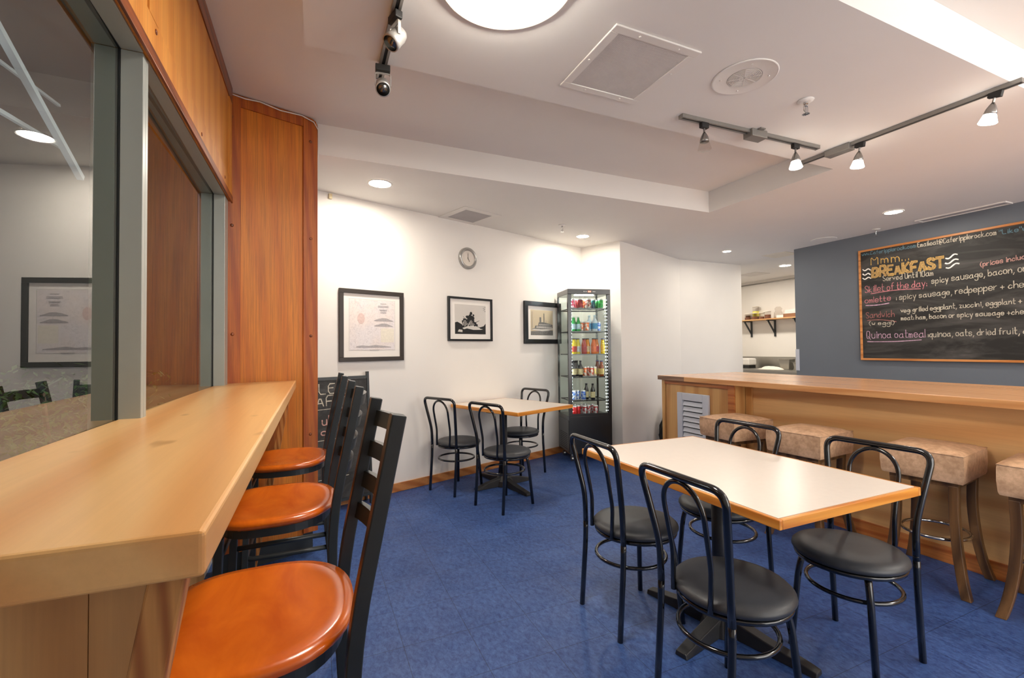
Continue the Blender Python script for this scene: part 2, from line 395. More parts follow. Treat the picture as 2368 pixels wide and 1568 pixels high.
# oak pillar standing at the end of the counter
TP = math.radians(18.6)
pr = thing('oak_pillar', 'tall orange oak clad pillar at the far end of the window counter', 'pillar', (-.505, 3.173, 0), TP)
ob('core_panel', B().box(.095, .465, .012, .028, .13, 2.86), 'pill_c', pr)
ob('core', B().box(-.1, .557, .029, .16, .13, Z1-.004), 'pill_s', pr)
def stile(x0, x1, rnd=False):
    b = B()
    if rnd:
        pts = [(x0, .14), (x1, .14), (x1, Z1-.06)]+[(x1-.045*(1-math.cos(a)), Z1-.06+.055*math.sin(a)) for a in [PI/2*k/5 for k in range(1, 6)]]+[(x0, Z1-.004)]
        n = len(pts); b.add([(p[0], 0, p[1]) for p in pts]+[(p[0], .028, p[1]) for p in pts], [list(range(n)), list(range(n, 2*n))[::-1]]+[(i, (i+1) % n, n+(i+1) % n, n+i) for i in range(n)])
    else: b.box(x0, x1, 0, .028, .14, Z1-.004)
    return b
ob('stile', stile(-.02, .097), 'pill_s', pr, bevel=.002); ob('stile', stile(.463, .557, True), 'pill_s', pr, bevel=.002)
ob('rail', B().box(.098, .462, .002, .026, 2.86, Z1-.004), 'pill_s', pr)
for s_, z in ((.047, 2.784), (.05, 2.116), (.054, 1.453), (.51, 2.767), (.512, 2.106), (.512, 1.448), (.508, .79)):
    ob('screw_plug', B().lathe([(.010, 0), (.009, .003), (.003, .0045)], 12, xf=Matrix.Translation((s_, -.0003, z)) @ Matrix.Rotation(PI/2, 4, 'X')), 'trimw', pr, smooth=True)
ob('plinth', B().box(-.02, .54, .12, .16, 0, .14).box(-.02, .54, .05, .12, 0, .129), 'blkm', pr)['label'] = 'recessed black plinth under the pillar'
b = B().tube([(-.02, -.006, 2.922), (.12, -.007, 2.915), (.2, -.006, 2.926), (.32, -.008, 2.912), (.45, -.007, 2.924), (.53, -.006, 2.905), (.56, -.004, 2.86), (.562, 0, 2.75), (.561, .02, 2.6)], .004, 6)
o = ob('white_cable', b, 'white', smooth=True); o.location = (-.505, 3.173, 0); o.rotation_euler.z = TP
tag(o, 'thin white cable along the top edge of the oak pillar', 'cable')

# ------------------------------------------------------------ window counter
ct = thing('window_counter', 'honey maple counter top running along the windows to the oak pillar', 'counter', (-.3, .585, 0))
cX = Matrix.Translation((.3, -.585, 0)); CT = 1.157
poly = [(-.108, .585), (-.108, 3.30), (-.463, 3.17), (-.5, 3.15), (-.5, .60), (-.35, .592)]
poly = [(-.108, .585), (-.108, 3.298), (-.47, 3.176), (-.586+.065, 3.16), (-.521, .605)]
ob('counter_top', B(cX).prism(poly, CT-.05, CT), 'counter', ct, bevel=.006, seg=3)
sl = lambda z: -.128-.18*(1.107-z)
b = B(cX)
for y0, y1 in ((.606, .64), (3.13, 3.164)):
    b = B(cX); b.add([(sl(1.106)-.036, y0, 1.106), (sl(1.106), y0, 1.106), (sl(0), y0, 0), (sl(0)-.036, y0, 0), (sl(1.106)-.036, y1, 1.106), (sl(1.106), y1, 1.106), (sl(0), y1, 0), (sl(0)-.036, y1, 0)],
          [(0, 1, 2, 3), (7, 6, 5, 4), (0, 4, 5, 1), (1, 5, 6, 2), (2, 6, 7, 3), (3, 7, 4, 0)])
    ob('leg', b, 'fir', ct, bevel=.003)
ob('back_panel', B(cX).box(-.5945, -.575, .70, 3.10, 0, 1.04), 'plyz', ct)
for x0, x1 in ((-.5945, -.2335), (-.2325, -.165)):
    xb0 = max(x0, -.5945); 
    b = B(cX); zt = 1.106
    if x1 > -.2: b.add([(x0, .665, zt), (sl(zt)-.038, .665, zt), (x0, .665, .62), (x0, .68, zt), (sl(zt)-.038, .68, zt), (x0, .68, .62)], [(0, 1, 2), (3, 5, 4), (0, 3, 4, 1), (1, 4, 5, 2), (2, 5, 3, 0)])
    else: b.add([(x0, .665, zt), (x1, .665, zt), (x1, .665, .62), (-.35, .665, 0), (x0, .665, 0), (x0, .68, zt), (x1, .68, zt), (x1, .68, .62), (-.35, .68, 0), (x0, .68, 0)], [(0, 1, 2, 3, 4), (9, 8, 7, 6, 5), (0, 5, 6, 1), (1, 6, 7, 2), (2, 7, 8, 3), (3, 8, 9, 4), (4, 9, 5, 0)])
    ob('end_panel', b, 'plyz', ct)

# ------------------------------------------------------------ outside the glass
struct('outdoor_light_block', B().box(-7.0, -6.9, -3, 9.0, 0, 5).box(-7, -.7, 9.0, 9.1, 0, 5).box(-7, -.7, -3.1, -3.0, 0, 5).box(-7, -.7, -3.0, 9.0, 5, 5.1), 'dark')  # closed box added to keep world light out beyond the windows
struct('floor_outside', B().box(-6.9, -.7, -3, 9.0, -.1, 0), 'dark')
for i, (a, b_, r) in enumerate((((-3, 5.9, 4.95), (-3, 8.2, 3.8), .06), ((-3.3, 4.5, 3.85), (-3.3, 8.6, 4.3), .04), ((-3.4, 4.5, 4.5), (-3.4, 8.6, 4.95), .03), ((-3.6, 6.3, 3.0), (-3.6, 6.6, 4.95), .05))):
    o = ob('steel_beam', B().bar(a, b_, r*1.2), 'beam')
    tag(o, ('thick diagonal grey steel beam', 'lower sloping grey steel beam', 'upper sloping grey steel beam', 'thin upright grey steel beam')[i]+' seen outside through the near window', 'steel beam')
hb = thing('hedge', 'dark green leafy hedge outside below the near window', 'hedge', (-1.5, 2.4, 0))
b = B()
for i in range(5200):
    x = random.uniform(-.5, .45); y = random.uniform(-2.4, 2.2); z = random.uniform(.55, 1.22+.08*math.sin(y*3)+.03*math.sin(y*11))
    a = random.uniform(0, 6.28); s_ = random.uniform(.012, .03); t = random.uniform(-1, 1)
    dx, dy = math.cos(a)*s_, math.sin(a)*s_
    b.add([(x-dx, y-dy, z-s_*t), (x+dy*.5, y-dx*.5, z), (x+dx, y+dy, z+s_*t), (x-dy*.5, y+dx*.5, z+.004)], [(0, 1, 2, 3)])
o = ob('leaves', b, 'leaf', hb); o['kind'] = 'stuff'
b = B()
for i in range(9): b.tube([(-.0, -2.2+.5*i, 0), (.05*random.uniform(-1, 1), -2.2+.5*i, .5), (.1*random.uniform(-1, 1), -2.1+.5*i, 1.1)], .015, 6)
ob('stems', b, 'stoolwood', hb)

ld = bpy.data.lights.new('added_outdoor_fill', 'POINT'); ld.energy = 60; ld.shadow_soft_size = .3; ld.color = (.9, .95, 1)  # invented light source, added to brighten the beams and hedge
lo_ = bpy.data.objects.new('added_outdoor_fill', ld); lo_.location = (-4.2, 6.0, 3.0); COL.objects.link(lo_)
# ------------------------------------------------------------ slat back bar chairs at the window counter
def bar_chair(label):
    """local +x is the back side, seat centre at origin"""
    t = thing('bar_chair', label, 'chair', (0, 0, 0), 0, 'bar chairs at the window counter')
    SZ = .765
    # saddle seat: round towards the back, nearly straight front corners
    n = 56; ring = []
    for i in range(n):
        a = 2*PI*i/n; c, s_ = math.cos(a), math.sin(a)
        e = 2.4 if c > 0 else 3.4
        r = 1/((abs(c)**e+abs(s_)**e)**(1/e)); ring.append((c*r*.205, s_*r*.238))
    vs = []; fs = []; K = 9
    zf = lambda f, x, y: SZ-.014*(1-min(1, (f/.86))**2.2)-.004*(1 if f > .97 else 0)
    for k in range(K+1):
        f = max(.001, k/K)
        if k == K: f = 1.0
        for x, y in ring: vs.append((x*f, y*f, zf(f, x, y)))
    for k in range(K):
        for i in range(n): j = (i+1) % n; fs.append((k*n+i, k*n+j, (k+1)*n+j, (k+1)*n+i))
    base = len(vs)
    for x, y in ring: vs.append((x*1.0, y*1.0, SZ-.018))
    for x, y in ring: vs.append((x*.93, y*.93, SZ-.032))
    for i in range(n):
        j = (i+1) % n
        fs.append((K*n+i, K*n+j, base+j, base+i)); fs.append((base+i, base+j, base+n+j, base+n+i))
    fs.append([base+n+i for i in range(n)]); fs.append([i for i in range(n)][::-1])
    ob('seat', B().add(vs, fs), 'seat', t, smooth=True)
    b = B(); rr = [(x*.9, y*.9) for x, y in ring]
    b.prism(rr, SZ-.062, SZ-.033); ob('seat_frame', b, 'blkm', t)
    # back posts, leaning out, bent at the seat
    for s_ in (-1, 1):
        y = s_*.188
        pts = fillet([(.245, y, 0), (.19, y, .40), (.185, y, .72), (.285, y, 1.21)], .25, 7)
        b = B().tube(pts, 1.0, 4, flat=(.0225, .0265)); o = ob('back_post', b, 'blkm', t, bevel=.003)
        b = B().tube([(-.175, s_*.17, SZ-.06), (-.20, s_*.185, 0)], .019, 4); ob('front_leg', b, 'blkm', t, bevel=.002)
    X = lambda z: .185+(z-.72)*.1/.49
    for z in (1.155, 1.07, .985, .90):
        pts = []; n = 12
        for i in range(n+1):
            u = -1+2*i/n; pts.append((X(z)+.006+.036*(1-u*u), u*.185, z))
        b = B(); h = .021
        vs = []
        for p in pts:
            for dx, dz in ((-.007, -h), (.007, -h), (.007, h), (-.007, h)): vs.append((p[0]+dx+dz*.2, p[1], p[2]+dz))
        fs = [(0, 1, 2, 3), (4*n+3, 4*n+2, 4*n+1, 4*n)]
        for i in range(n):
            for k in range(4): fs.append((4*i+k, 4*i+(k+1) % 4, 4*i+4+(k+1) % 4, 4*i+4+k))
        ob('back_slat', b.add(vs, fs), 'blkm', t, smooth='auto')
    ft = fillet([(.20, -.188, .30), (.02, -.19, .30), (-.19, -.18, .30), (-.19, .18, .30), (.02, .19, .30), (.20, .188, .30)], .05, 5)
    ob('foot_rail', B().tube(ft, .013, 8), 'blkm', t, smooth=True)
    for s_ in (-1, 1): ob('stretcher', B().tube([(.187, s_*.188, .53), (-.185, s_*.178, .53)], .011, 8), 'blkm', t, smooth=True)
    ob('seat_brace', B().tube([(-.18, -.17, .62), (-.18, .17, .62)], .01, 8), 'blkm', t, smooth=True)
    return t
bc = bar_chair('nearest orange seated black slat back bar chair at the window counter')
bc.location = (-.118, 1.19, 0)
dup(bc, (-.125, 2.02, 0), math.radians(0), 'middle one of the three orange seated black bar chairs at the window counter')
dup(bc, (-.13, 2.83, 0), math.radians(0), 'farthest orange seated black slat back bar chair, next to the oak pillar')

# ------------------------------------------------------------ cafe chairs
def cafe_chair(label, group):
    """faces local +x; seat centre at origin"""
    t = thing('cafe_chair', label, 'chair', (0, 0, 0), 0, group)
    SZ, R = .482, .212
    prof = [(.001, SZ-.006)]+[(R*.5, SZ-.002), (R*.8, SZ-.004), (R*.93, SZ-.012), (R*.99, SZ-.024), (R, SZ-.034), (R*.97, SZ-.044), (R*.93, SZ-.048)]
    ob('seat', B().lathe(prof, 48, c=(.022, 0, 0)), 'vinyl', t, smooth=True)
    ob('seat_ring', B().lathe([(R*.95, SZ-.05), (R*.965, SZ-.055), (R*.95, SZ-.066), (R*.90, SZ-.067)], 40, c=(.022, 0, 0)), 'blk', t, smooth=True)
    # outer back: legs, flare and top bar as one bent tube per side in the photo; legs are children of their own below the seat
    yl = .168
    top = [(-.19, -yl, SZ-.05), (-.182, -yl-.004, SZ+.06), (-.225, -.205, .86), (-.232, -.208, .885), (-.235, 0, .892), (-.232, .208, .885), (-.225, .205, .86), (-.182, yl+.004, SZ+.06), (-.19, yl, SZ-.05)]
    top = [(-.168, -yl, SZ-.05), (-.172, -yl, SZ+.10), (-.232, -.212, .888), (-.232, .212, .888), (-.172, yl, SZ+.10), (-.168, yl, SZ-.05)]
    P = fillet(top, .062, 8)
    ob('back_frame', B().tube(P, .0135, 12), 'blk', t, smooth=True)
    # inner hoop
    pts = [(-.178, -.088, SZ-.045), (-.174, -.092, SZ+.1)]
    for k in range(13):
        a = PI-PI*k/12; pts.append((-.208-.018*math.sin(a), .098*math.cos(a), .765+.103*math.sin(a)))
    pts += [(-.174, .092, SZ+.1), (-.178, .088, SZ-.045)]
    ob('inner_hoop', B().tube(fillet(pts, .03, 3), .0095, 10), 'blk', t, smooth=True)
    for sx in (-1, 1):
        for s_ in (-1, 1):
            if sx < 0: p = fillet([(-.168, s_*yl, SZ-.03), (-.170, s_*yl, .34), (-.195, s_*.170, .0)], .1, 6)
            else: p = fillet([(.135, s_*.125, SZ-.06), (.150, s_*.140, .34), (.172, s_*.165, .0)], .1, 6)
            ob('leg', B().tube(p, .0132, 12), 'blk', t, smooth=True)
    ring = [(.172*math.cos(2*PI*k/40)-.008, .172*math.sin(2*PI*k/40), .305) for k in range(40)]
    ob('leg_ring', B().tube(ring, .009, 10, closed=True), 'blk', t, smooth=True)
    return t
GN = 'black tube cafe chairs round the cream tables'
cc = cafe_chair('black cafe chair at the far left corner of the large cream table', GN)
cc.location = (1.485, 1.90, 0); cc.rotation_euler.z = math.radians(-2)
dup(cc, (1.42, 1.255, 0), math.radians(-1), 'black cafe chair nearest the camera, front left of the large cream table')
dup(cc, (2.165, 1.255, 0), math.radians(184), 'black cafe chair at the near right of the large cream table')
dup(cc, (2.13, 1.92, 0), math.radians(182), 'black cafe chair mostly hidden beyond the large cream table, before the stools')
dup(cc, (1.27, 4.27, 0), math.radians(27), 'black cafe chair at the left of the small table, closest to the framed map')
dup(cc, (1.52, 3.66, 0), math.radians(22), 'black cafe chair in front of the small wall table, its back to the camera')
dup(cc, (2.06, 4.50, 0), math.radians(200), 'black cafe chair behind the small wall table, between it and the drinks fridge')

def table(label, loc, rz, lx, ly, base_rz, la, lb, base_off=(0, 0)):
    t = thing('cafe_table', label, 'table', loc, rz, None)
    Z = .782
    ob('tabletop', B().box(-lx/2+.016, lx/2-.016, -ly/2+.016, ly/2-.016, Z-.028, Z), 'lam', t)
    q = .0155
    for x in (-lx/2, lx/2-q): ob('edge_band', B().box(x, x+q, -ly/2, ly/2, Z-.034, Z-.0005), 'edge', t, bevel=.003)
    for y in (-ly/2, ly/2-q): ob('edge_band', B().box(-lx/2+q, lx/2-q, y, y+q, Z-.034, Z-.0005), 'edge_x', t, bevel=.003)
    bx, by = base_off
    ob('column', B().lathe([(.038, .05), (.038, Z-.05)], 24, c=(bx, by, 0)), 'cast', t, smooth=True)
    ob('top_plate', B().box(bx-.03, bx+.03, by-.22, by+.22, Z-.052, Z-.036).box(bx-.2, bx+.2, by-.03, by+.03, Z-.052, Z-.036), 'cast', t)
    b = B(); X = Matrix.Translation((bx, by, 0)) @ Matrix.Rotation(base_rz, 4, 'Z')
    for k, L in ((0, la), (1, lb), (2, la), (3, lb)):
        R = X @ Matrix.Rotation(k*PI/2, 4, 'Z')
        prof = [(.03, .085, .038), (.10, .070, .036), (.2, .052, .034), (L-.04, .030, .032), (L, .022, .030)]
        vs = []
        for x, h, w_ in prof:
            vs += [(x, -w_, .0), (x, -w_*.8, h), (x, w_*.8, h), (x, w_, .0)]
        fs = [(0, 1, 2, 3), (19, 18, 17, 16)]
        for i in range(4):
            for q_ in range(4): fs.append((4*i+q_, 4*i+4+q_, 4*i+4+(q_+1) % 4, 4*i+(q_+1) % 4))
        b.add(vs, fs, R)
    b.lathe([(.10, .0), (.085, .05), (.055, .09), (.04, .12)], 24, xf=X)
    ob('base', b, 'cast', t, bevel=.004)
    return t
M['edge_x'] = wood('oak table edging across', srgb(226, 152, 62), srgb(204, 124, 40), 'x', 10, 70, .35, .3, .7, .1, 3)
table('large cream topped cafe table with orange wood edge, surrounded by four black chairs', (1.80, 1.61, 0), 0, .828, 1.188, math.radians(13), .34, .41, (-.01, .01))
r_ = math.radians(21); Nn = Vector((1.643, 3.655, 0)); uu = Vector((math.cos(r_), math.sin(r_), 0)); vv = Vector((-uu.y, uu.x, 0))
c_ = Nn+uu*.395+vv*.4875
table('small cream topped cafe table pushed end on against the white wall', tuple(c_), r_, .79, .975, math.radians(10-21+90), .43, .32, tuple((Matrix.Rotation(-r_, 3, 'Z') @ (Vector((1.724, 4.186, 0))-c_)).xy))

# ------------------------------------------------------------ service bar
sb = thing('service_bar', 'long fir topped plywood service bar with louvred end, in front of the slate blue wall', 'bar counter', (3.6, 2.0, 0))
sX = Matrix.Translation((-3.6, -2.0, 0)); BT = 1.045
ob('bar_top', B(sX).box(3.425, 4.60, -1.6, 3.88, BT-.045, BT), 'bar', sb, bevel=.003)
ob('edge_strip', B(sX).box(3.41, 3.4245, -1.6, 3.50, BT-.045, BT-.001), 'baredge', sb, bevel=.002)
ob('edge_strip', B(sX).box(3.41, 3.4245, 3.5005, 3.88, BT-.045, BT-.001), 'bardark', sb, bevel=.002)['label'] = 'darker stained end of the bar edge'
ob('front_panel', B(sX).box(3.59, 3.61, -1.6, 2.93, .0, BT-.046), 'ply', sb)
b = B(sX); b.box(3.576, 3.589, -1.6, 2.92, .0, .10); ob('kick_board', b, 'orange', sb, bevel=.002)
ob('back_panel', B(sX).box(4.48, 4.5, -1.6, 3.84, 0, BT-.046), 'ply', sb)
b = B(sX); b.box(3.455, 3.475, 2.965, 3.80, 0, BT-.046); ob('end_cabinet_panel', b, 'plyz', sb)
b = B(sX); b.box(3.44, 3.4545, 3.81, 3.85, 0, BT-.046).box(3.4755, 4.47, 3.80, 3.85, 0, BT-.046); ob('corner_post', b, 'plyz', sb, bevel=.002)
b = B(sX); b.box(3.44, 3.4545, 2.93, 3.00, 0, BT-.046); ob('corner_post', b, 'orange', sb, bevel=.002)
b = B(sX); b.box(3.44, 3.4545, 3.001, 3.809, BT-.085, BT-.046); ob('top_rail', b, 'orange', sb, bevel=.002)
b = B(sX); b.box(3.455, 3.589, 2.93, 2.95, 0, BT-.046); ob('return_panel', b, 'plyz', sb)
b = B(sX); b.box(3.575, 3.5895, 2.86, 2.925, .101, BT-.046); ob('batten', b, 'plyz', sb, bevel=.002)
lv = B(sX); y0, y1, z0, z1 = 3.215, 3.615, .25, .885; xf_ = 3.4545
lv.box(xf_-.03, xf_, y0, y0+.07, z0, z1).box(xf_-.03, xf_, y1-.07, y1, z0, z1).box(xf_-.03, xf_, y0+.07, y1-.07, z1-.075, z1).box(xf_-.03, xf_, y0+.07, y1-.07, z0, z0+.07)
lo = ob('louvre_vent', lv, 'louvre', sb, bevel=.005); lo['label'] = 'pale grey plastic louvred vent on the bar end'
ob('louvre_backing', B(sX).box(xf_-.002, xf_-.0005, y0+.07, y1-.07, z0+.07, z1-.075), 'gasket', lo)
for k in range(9):
    z = z0+.09+k*.0525
    l = B(sX); l.add([(xf_-.028, y0+.075, z), (xf_-.022, y0+.075, z), (xf_-.004, y0+.075, z+.04), (xf_-.010, y0+.075, z+.04),
                      (xf_-.028, y1-.075, z), (xf_-.022, y1-.075, z), (xf_-.004, y1-.075, z+.04), (xf_-.010, y1-.075, z+.04)],
                     [(0, 1, 2, 3), (7, 6, 5, 4), (0, 4, 5, 1), (1, 5, 6, 2), (2, 6, 7, 3), (3, 7, 4, 0)])
    ob('louvre_slat', l, 'louvre', lo)
# rubbish bag on the floor behind the bar end
b = B(); n = 26; rings = []
for k, (z, r) in enumerate(((0, .10), (.02, .16), (.12, .18), (.25, .165), (.36, .13), (.43, .075), (.46, .03), (.5, .045), (.52, .02))):
    for i in range(n):
        a = 2*PI*i/n; q = r*(1+.10*math.sin(5*a+k)+.06*math.sin(11*a+2*k)); b.v.append(Vector((q*math.cos(a), q*.8*math.sin(a), z)))
for k in range(8):
    for i in range(n): j = (i+1) % n; b.f.append([k*n+i, k*n+j, (k+1)*n+j, (k+1)*n+i])
b.f.append(list(range(n))[::-1]); b.f.append([8*n+i for i in range(n)])
o = ob('rubbish_bag', b, 'bag', smooth=True); o.location = (4.60, 4.96, .0)
tag(o, 'black plastic rubbish bag on the floor against the white wall behind the bar end', 'rubbish bag')

# ------------------------------------------------------------ leather stools
def stool(label):
    t = thing('leather_stool', label, 'stool', (0, 0, 0), 0, 'tan leather stools along the bar')
    lx, ly, z0, z1 = .205, .18, .60, .765
    b = B(); n = 10; g = []
    vs = []; fs = []
    for i in range(n+1):
        for j in range(n+1):
            u = -1+2*i/n; v = -1+2*j/n; vs.append((u*lx, v*ly, z1+.014*(1-u*u)*(1-v*v)-.012*(max(abs(u), abs(v))**8)))
    for i in range(n):
        for j in range(n): a = i*(n+1)+j; fs.append((a, a+n+1, a+n+2, a+1))
    edge = [i*(n+1) for i in range(n+1)]+[n*(n+1)+j for j in range(1, n+1)]+[i*(n+1)+n for i in range(n-1, -1, -1)]+[j for j in range(n-1, 0, -1)]
    m_ = len(edge); base = len(vs)
    for lev, (z, s_) in enumerate(((z1-.03, 1.015), (z1-.09, 1.02), (z0+.015, 1.0), (z0, .97))):
        for e in edge: vs.append((vs[e][0]*s_, vs[e][1]*s_, z))
    prev = edge
    for lev in range(4):
        cur = [base+lev*m_+k for k in range(m_)]
        for k in range(m_): q = (k+1) % m_; fs.append((prev[k], prev[q], cur[q], cur[k]))
        prev = cur
    fs.append(prev)
    b.add(vs, fs); ob('cushion', b, 'leather', t, smooth='auto', bevel=.016, seg=4)
    sm = []
    for e in edge: sm.append((vs[e][0]*1.012, vs[e][1]*1.012, z1-.014))
    ob('seam', B().tube(sm, .0028, 6, closed=True), 'leather', t, smooth=True)
    ob('seat_frame', B().box(-lx+.03, lx-.03, -ly+.03, ly-.03, z0-.03, z0+.002), 'stoolwood', t)
    for sx in (-1, 1):
        for sy in (-1, 1):
            x, y = sx*(lx-.045), sy*(ly-.045)
            p = [(x-sx*.005, y-sy*.005, z0-.02), (x-sx*.012, y-sy*.010, .42), (x+sx*.002, y+sy*.003, .22), (x+sx*.026, y+sy*.025, .08), (x+sx*.047, y+sy*.045, .0)]
            q = []
            for k in range(4):
                for s_ in range(4):
                    tt = s_/4; q.append(tuple(Vector(p[k]).lerp(Vector(p[k+1]), tt)))
            q.append(p[-1])
            Q = [Vector(a) for a in q]
            for _ in range(3): Q = [Q[0]]+[(Q[i-1]+Q[i]*2+Q[i+1])/4 for i in range(1, len(Q)-1)]+[Q[-1]]
            b = B(); vs = []
            for a in Q:
                h = .021
                for dx, dy in ((-h, -h), (h, -h), (h, h), (-h, h)): vs.append((a.x+dx, a.y+dy, a.z))
            fs = [(0, 1, 2, 3), tuple(len(vs)-1-k for k in range(4))]
            for i in range(len(Q)-1):
                for k in range(4): fs.append((4*i+k, 4*i+(k+1) % 4, 4*i+4+(k+1) % 4, 4*i+4+k))
            ob('leg', b.add(vs, fs), 'stoolwood', t, bevel=.004)
    ring = [(.165*math.cos(2*PI*k/40), .150*math.sin(2*PI*k/40), .27) for k in range(40)]
    ob('foot_ring', B().tube(ring, .009, 10, closed=True), 'chrome', t, smooth=True)
    return t
st = stool('third tan leather stool from the left along the bar')
st.location = (3.325, 1.465, 0); st.rotation_euler.z = math.radians(8)
dup(st, (3.215, 2.12, 0), math.radians(5), 'second tan leather stool from the left along the bar, partly behind a cafe chair back')
dup(st, (3.22, 2.735, 0), math.radians(-3), 'first tan leather stool from the left along the bar, beside the louvred vent')
dup(st, (3.335, .965, 0), math.radians(8), 'tan leather stool cut off by the right edge of the picture')

# ------------------------------------------------------------ pictures and clock on the back wall
def rect_frame(b, s0, s1, z0, z1, wd, d0, d1):
    for a in ((s0, s1, z0, z0+wd), (s0, s1, z1-wd, z1), (s0, s0+wd, z0+wd, z1-wd), (s1-wd, s1, z0+wd, z1-wd)):
        b.box(a[0], a[1], -d1, -d0, a[2], a[3])
    return b
def picture(name, label, s0, s1, z0, z1, wd, depth, mat, fmat, matw):
    t = thing(name, label, 'picture', tuple(onA((s0+s1)/2, 0, (z0+z1)/2)), TA, None)
    X = Matrix.Translation((-(s0+s1)/2, 0, -(z0+z1)/2))
    ob('picture_frame', rect_frame(B(X), s0, s1, z0, z1, wd, .004, depth), fmat, t, bevel=.002)
    ob('mat_board', B(X).box(s0+wd, s1-wd, -.012, -.006, z0+wd, z1-wd), 'mat', t)
    ob('picture_glass', B(X).box(s0+wd, s1-wd, -depth+.008, -depth+.010, z0+wd, z1-wd), 'pglass', t)
    return t, X
def flat(b, pts, d):
    return b.add([(x, -d, z) for x, z in pts]+[(x, -d+.0008, z) for x, z in pts], [list(range(len(pts))), list(range(len(pts), 2*len(pts)))[::-1]]+[(i, (i+1) % len(pts), len(pts)+(i+1) % len(pts), len(pts)+i) for i in range(len(pts))])
# 1: faded map sheet
t, X = picture('framed_map', 'large dark brown framed faded map print, leftmost on the white wall', -.541, .081, 1.248, 1.896, .038, .028, None, 'frame_b', .05)
def mapmat():
    mt, nt, bs = newmat('faded map print')
    v = coords(nt); a = noise(nt, v, 30, 6, .8, 2); r = ramp(nt, a, srgb(216, 208, 206), srgb(240, 233, 229), .36, .52)
    b_ = noise(nt, v, 4, 2); r2 = ramp(nt, b_, (1, .95, .92, 1), (.97, .97, 1, 1), .4, .6)
    nt.links.new(mixc(nt, 1, r.outputs[0], r2.outputs[0], 'MULTIPLY'), bs.inputs['Base Color']); bs.inputs['Roughness'].default_value = .7; return mt
sh = ob('map_sheet', B(X).box(-.445, -.012, -.0135, -.012, 1.352, 1.805), mapmat(), t)
M['pale_red'] = plain('pale red print', srgb(226, 200, 192), .8, var=.08, vs=60); M['pale_grey'] = plain('pale grey print', srgb(178, 172, 172), .8, var=.12, vs=60)
M['pale_yel'] = plain('pale yellow print', srgb(236, 228, 212), .8, var=.06, vs=60)
b = B(X)
for zc, x0, x1 in ((1.622, -.215, -.03), (1.572, -.215, -.03)):
    n = 12; pts = [(x0+(x1-x0)*i/n, zc+.022*math.sin(PI*i/n)**1.3+.004*random.random()) for i in range(n+1)]
    flat(b, pts+[(x1, zc-.005), (x0, zc-.005)], .0150)
flat(b, [(-.385, 1.372), (-.385, 1.384), (-.33, 1.392), (-.27, 1.386), (-.21, 1.396), (-.13, 1.388), (-.05, 1.378), (-.05, 1.372)], .0150)
for k, (z, hw) in enumerate(((1.775, .03), (1.755, .052), (1.745, .055), (1.72, .04), (1.712, .035), (1.70, .025), (1.69, .03))): flat(b, [(-.125-hw, z), (-.125+hw, z), (-.125+hw, z+.005), (-.125-hw, z+.005)], .0150)
for z in (1.349, 1.343): flat(b, [(-.26, z), (-.17, z), (-.17, z+.002), (-.26, z+.002)], .0145)
ob('map_profiles', b, 'pale_grey', sh)
b = B(X); flat(b, [(-.34+.035*math.cos(a*.7), 1.635+.05*math.sin(a*.7)) for a in range(9)], .0146); ob('map_tint', b, 'pale_red', sh)
b = B(X); flat(b, [(-.15, 1.42), (-.018, 1.42), (-.018, 1.55), (-.15, 1.55)], .0146); ob('map_inset', b, 'pale_yel', sh)
b = B(X); rect_frame(b, -.451, -.006, 1.346, 1.811, .0015, .0121, .0132); ob('mat_line', b, 'pale_grey', t)
# 2: driftwood photograph
t, X = picture('framed_photograph', 'black framed black and white photograph of driftwood roots on a shore, middle of the wall', .595, 1.188, 1.434, 1.905, .022, .03, None, 'frame_k', .05)
M['ph_sky'] = plain('photo pale grey', srgb(214, 208, 200), .6, var=.02); M['ph_dark'] = plain('photo black', srgb(22, 22, 22), .6, var=.2, vs=20); M['ph_mid'] = plain('photo grey', srgb(120, 118, 114), .6, var=.3, vs=60)
ph = ob('photo_print', B(X).box(.684, 1.099, -.0135, -.012, 1.510, 1.828), 'ph_sky', t)
b = B(X)
flat(b, [(.685, 1.511), (1.098, 1.511), (1.098, 1.63), (1.07, 1.60), (1.02, 1.587), (1.0, 1.59), (1.03, 1.565), (.96, 1.572), (.88, 1.585), (.80, 1.60), (.75, 1.625), (.715, 1.64), (.685, 1.632)], .0143)
rr = random.Random(11)
for x, z, r in ((.80, 1.63, .035), (.83, 1.655, .03), (.868, 1.66, .04), (.885, 1.70, .03), (.90, 1.64, .045), (.915, 1.685, .026), (.94, 1.62, .035), (.85, 1.62, .04), (.895, 1.735, .016), (.80, 1.67, .014), (.845, 1.695, .018), (.93, 1.715, .014), (.97, 1.61, .02)):
    flat(b, [(x+r*rr.uniform(.55, 1.25)*math.cos(q*PI/5), z+r*rr.uniform(.5, 1.3)*math.sin(q*PI/5)) for q in range(10)], .0147+.0002*rr.random())
for x, z, x2, z2 in ((.94, 1.63, 1.01, 1.66), (.96, 1.61, 1.0, 1.585), (.90, 1.70, .905, 1.765), (.83, 1.66, .79, 1.70)): flat(b, [(x, z-.004), (x, z+.004), (x2, z2+.002), (x2, z2-.002)], .0151)
ob('dark_shapes', b, 'ph_dark', ph)
b = B(X)
flat(b, [(.78, 1.575), (.86, 1.60), (.95, 1.578), (1.06, 1.566), (1.03, 1.56), (.93, 1.557), (.84, 1.572), (.80, 1.562)], .0152); flat(b, [(.72, 1.535), (.78, 1.53), (.78, 1.555), (.735, 1.56)], .0152)
for k in range(12):
    x = .78+.013*k; flat(b, [(x, 1.60+.01*math.sin(k*2)), (x+.005, 1.60+.01*math.sin(k*2)), (x+.016, 1.64+.02*math.sin(k)), (x+.012, 1.645+.02*math.sin(k))], .0153)
ob('light_shapes', b, 'ph_sky', ph)
b = B(X)
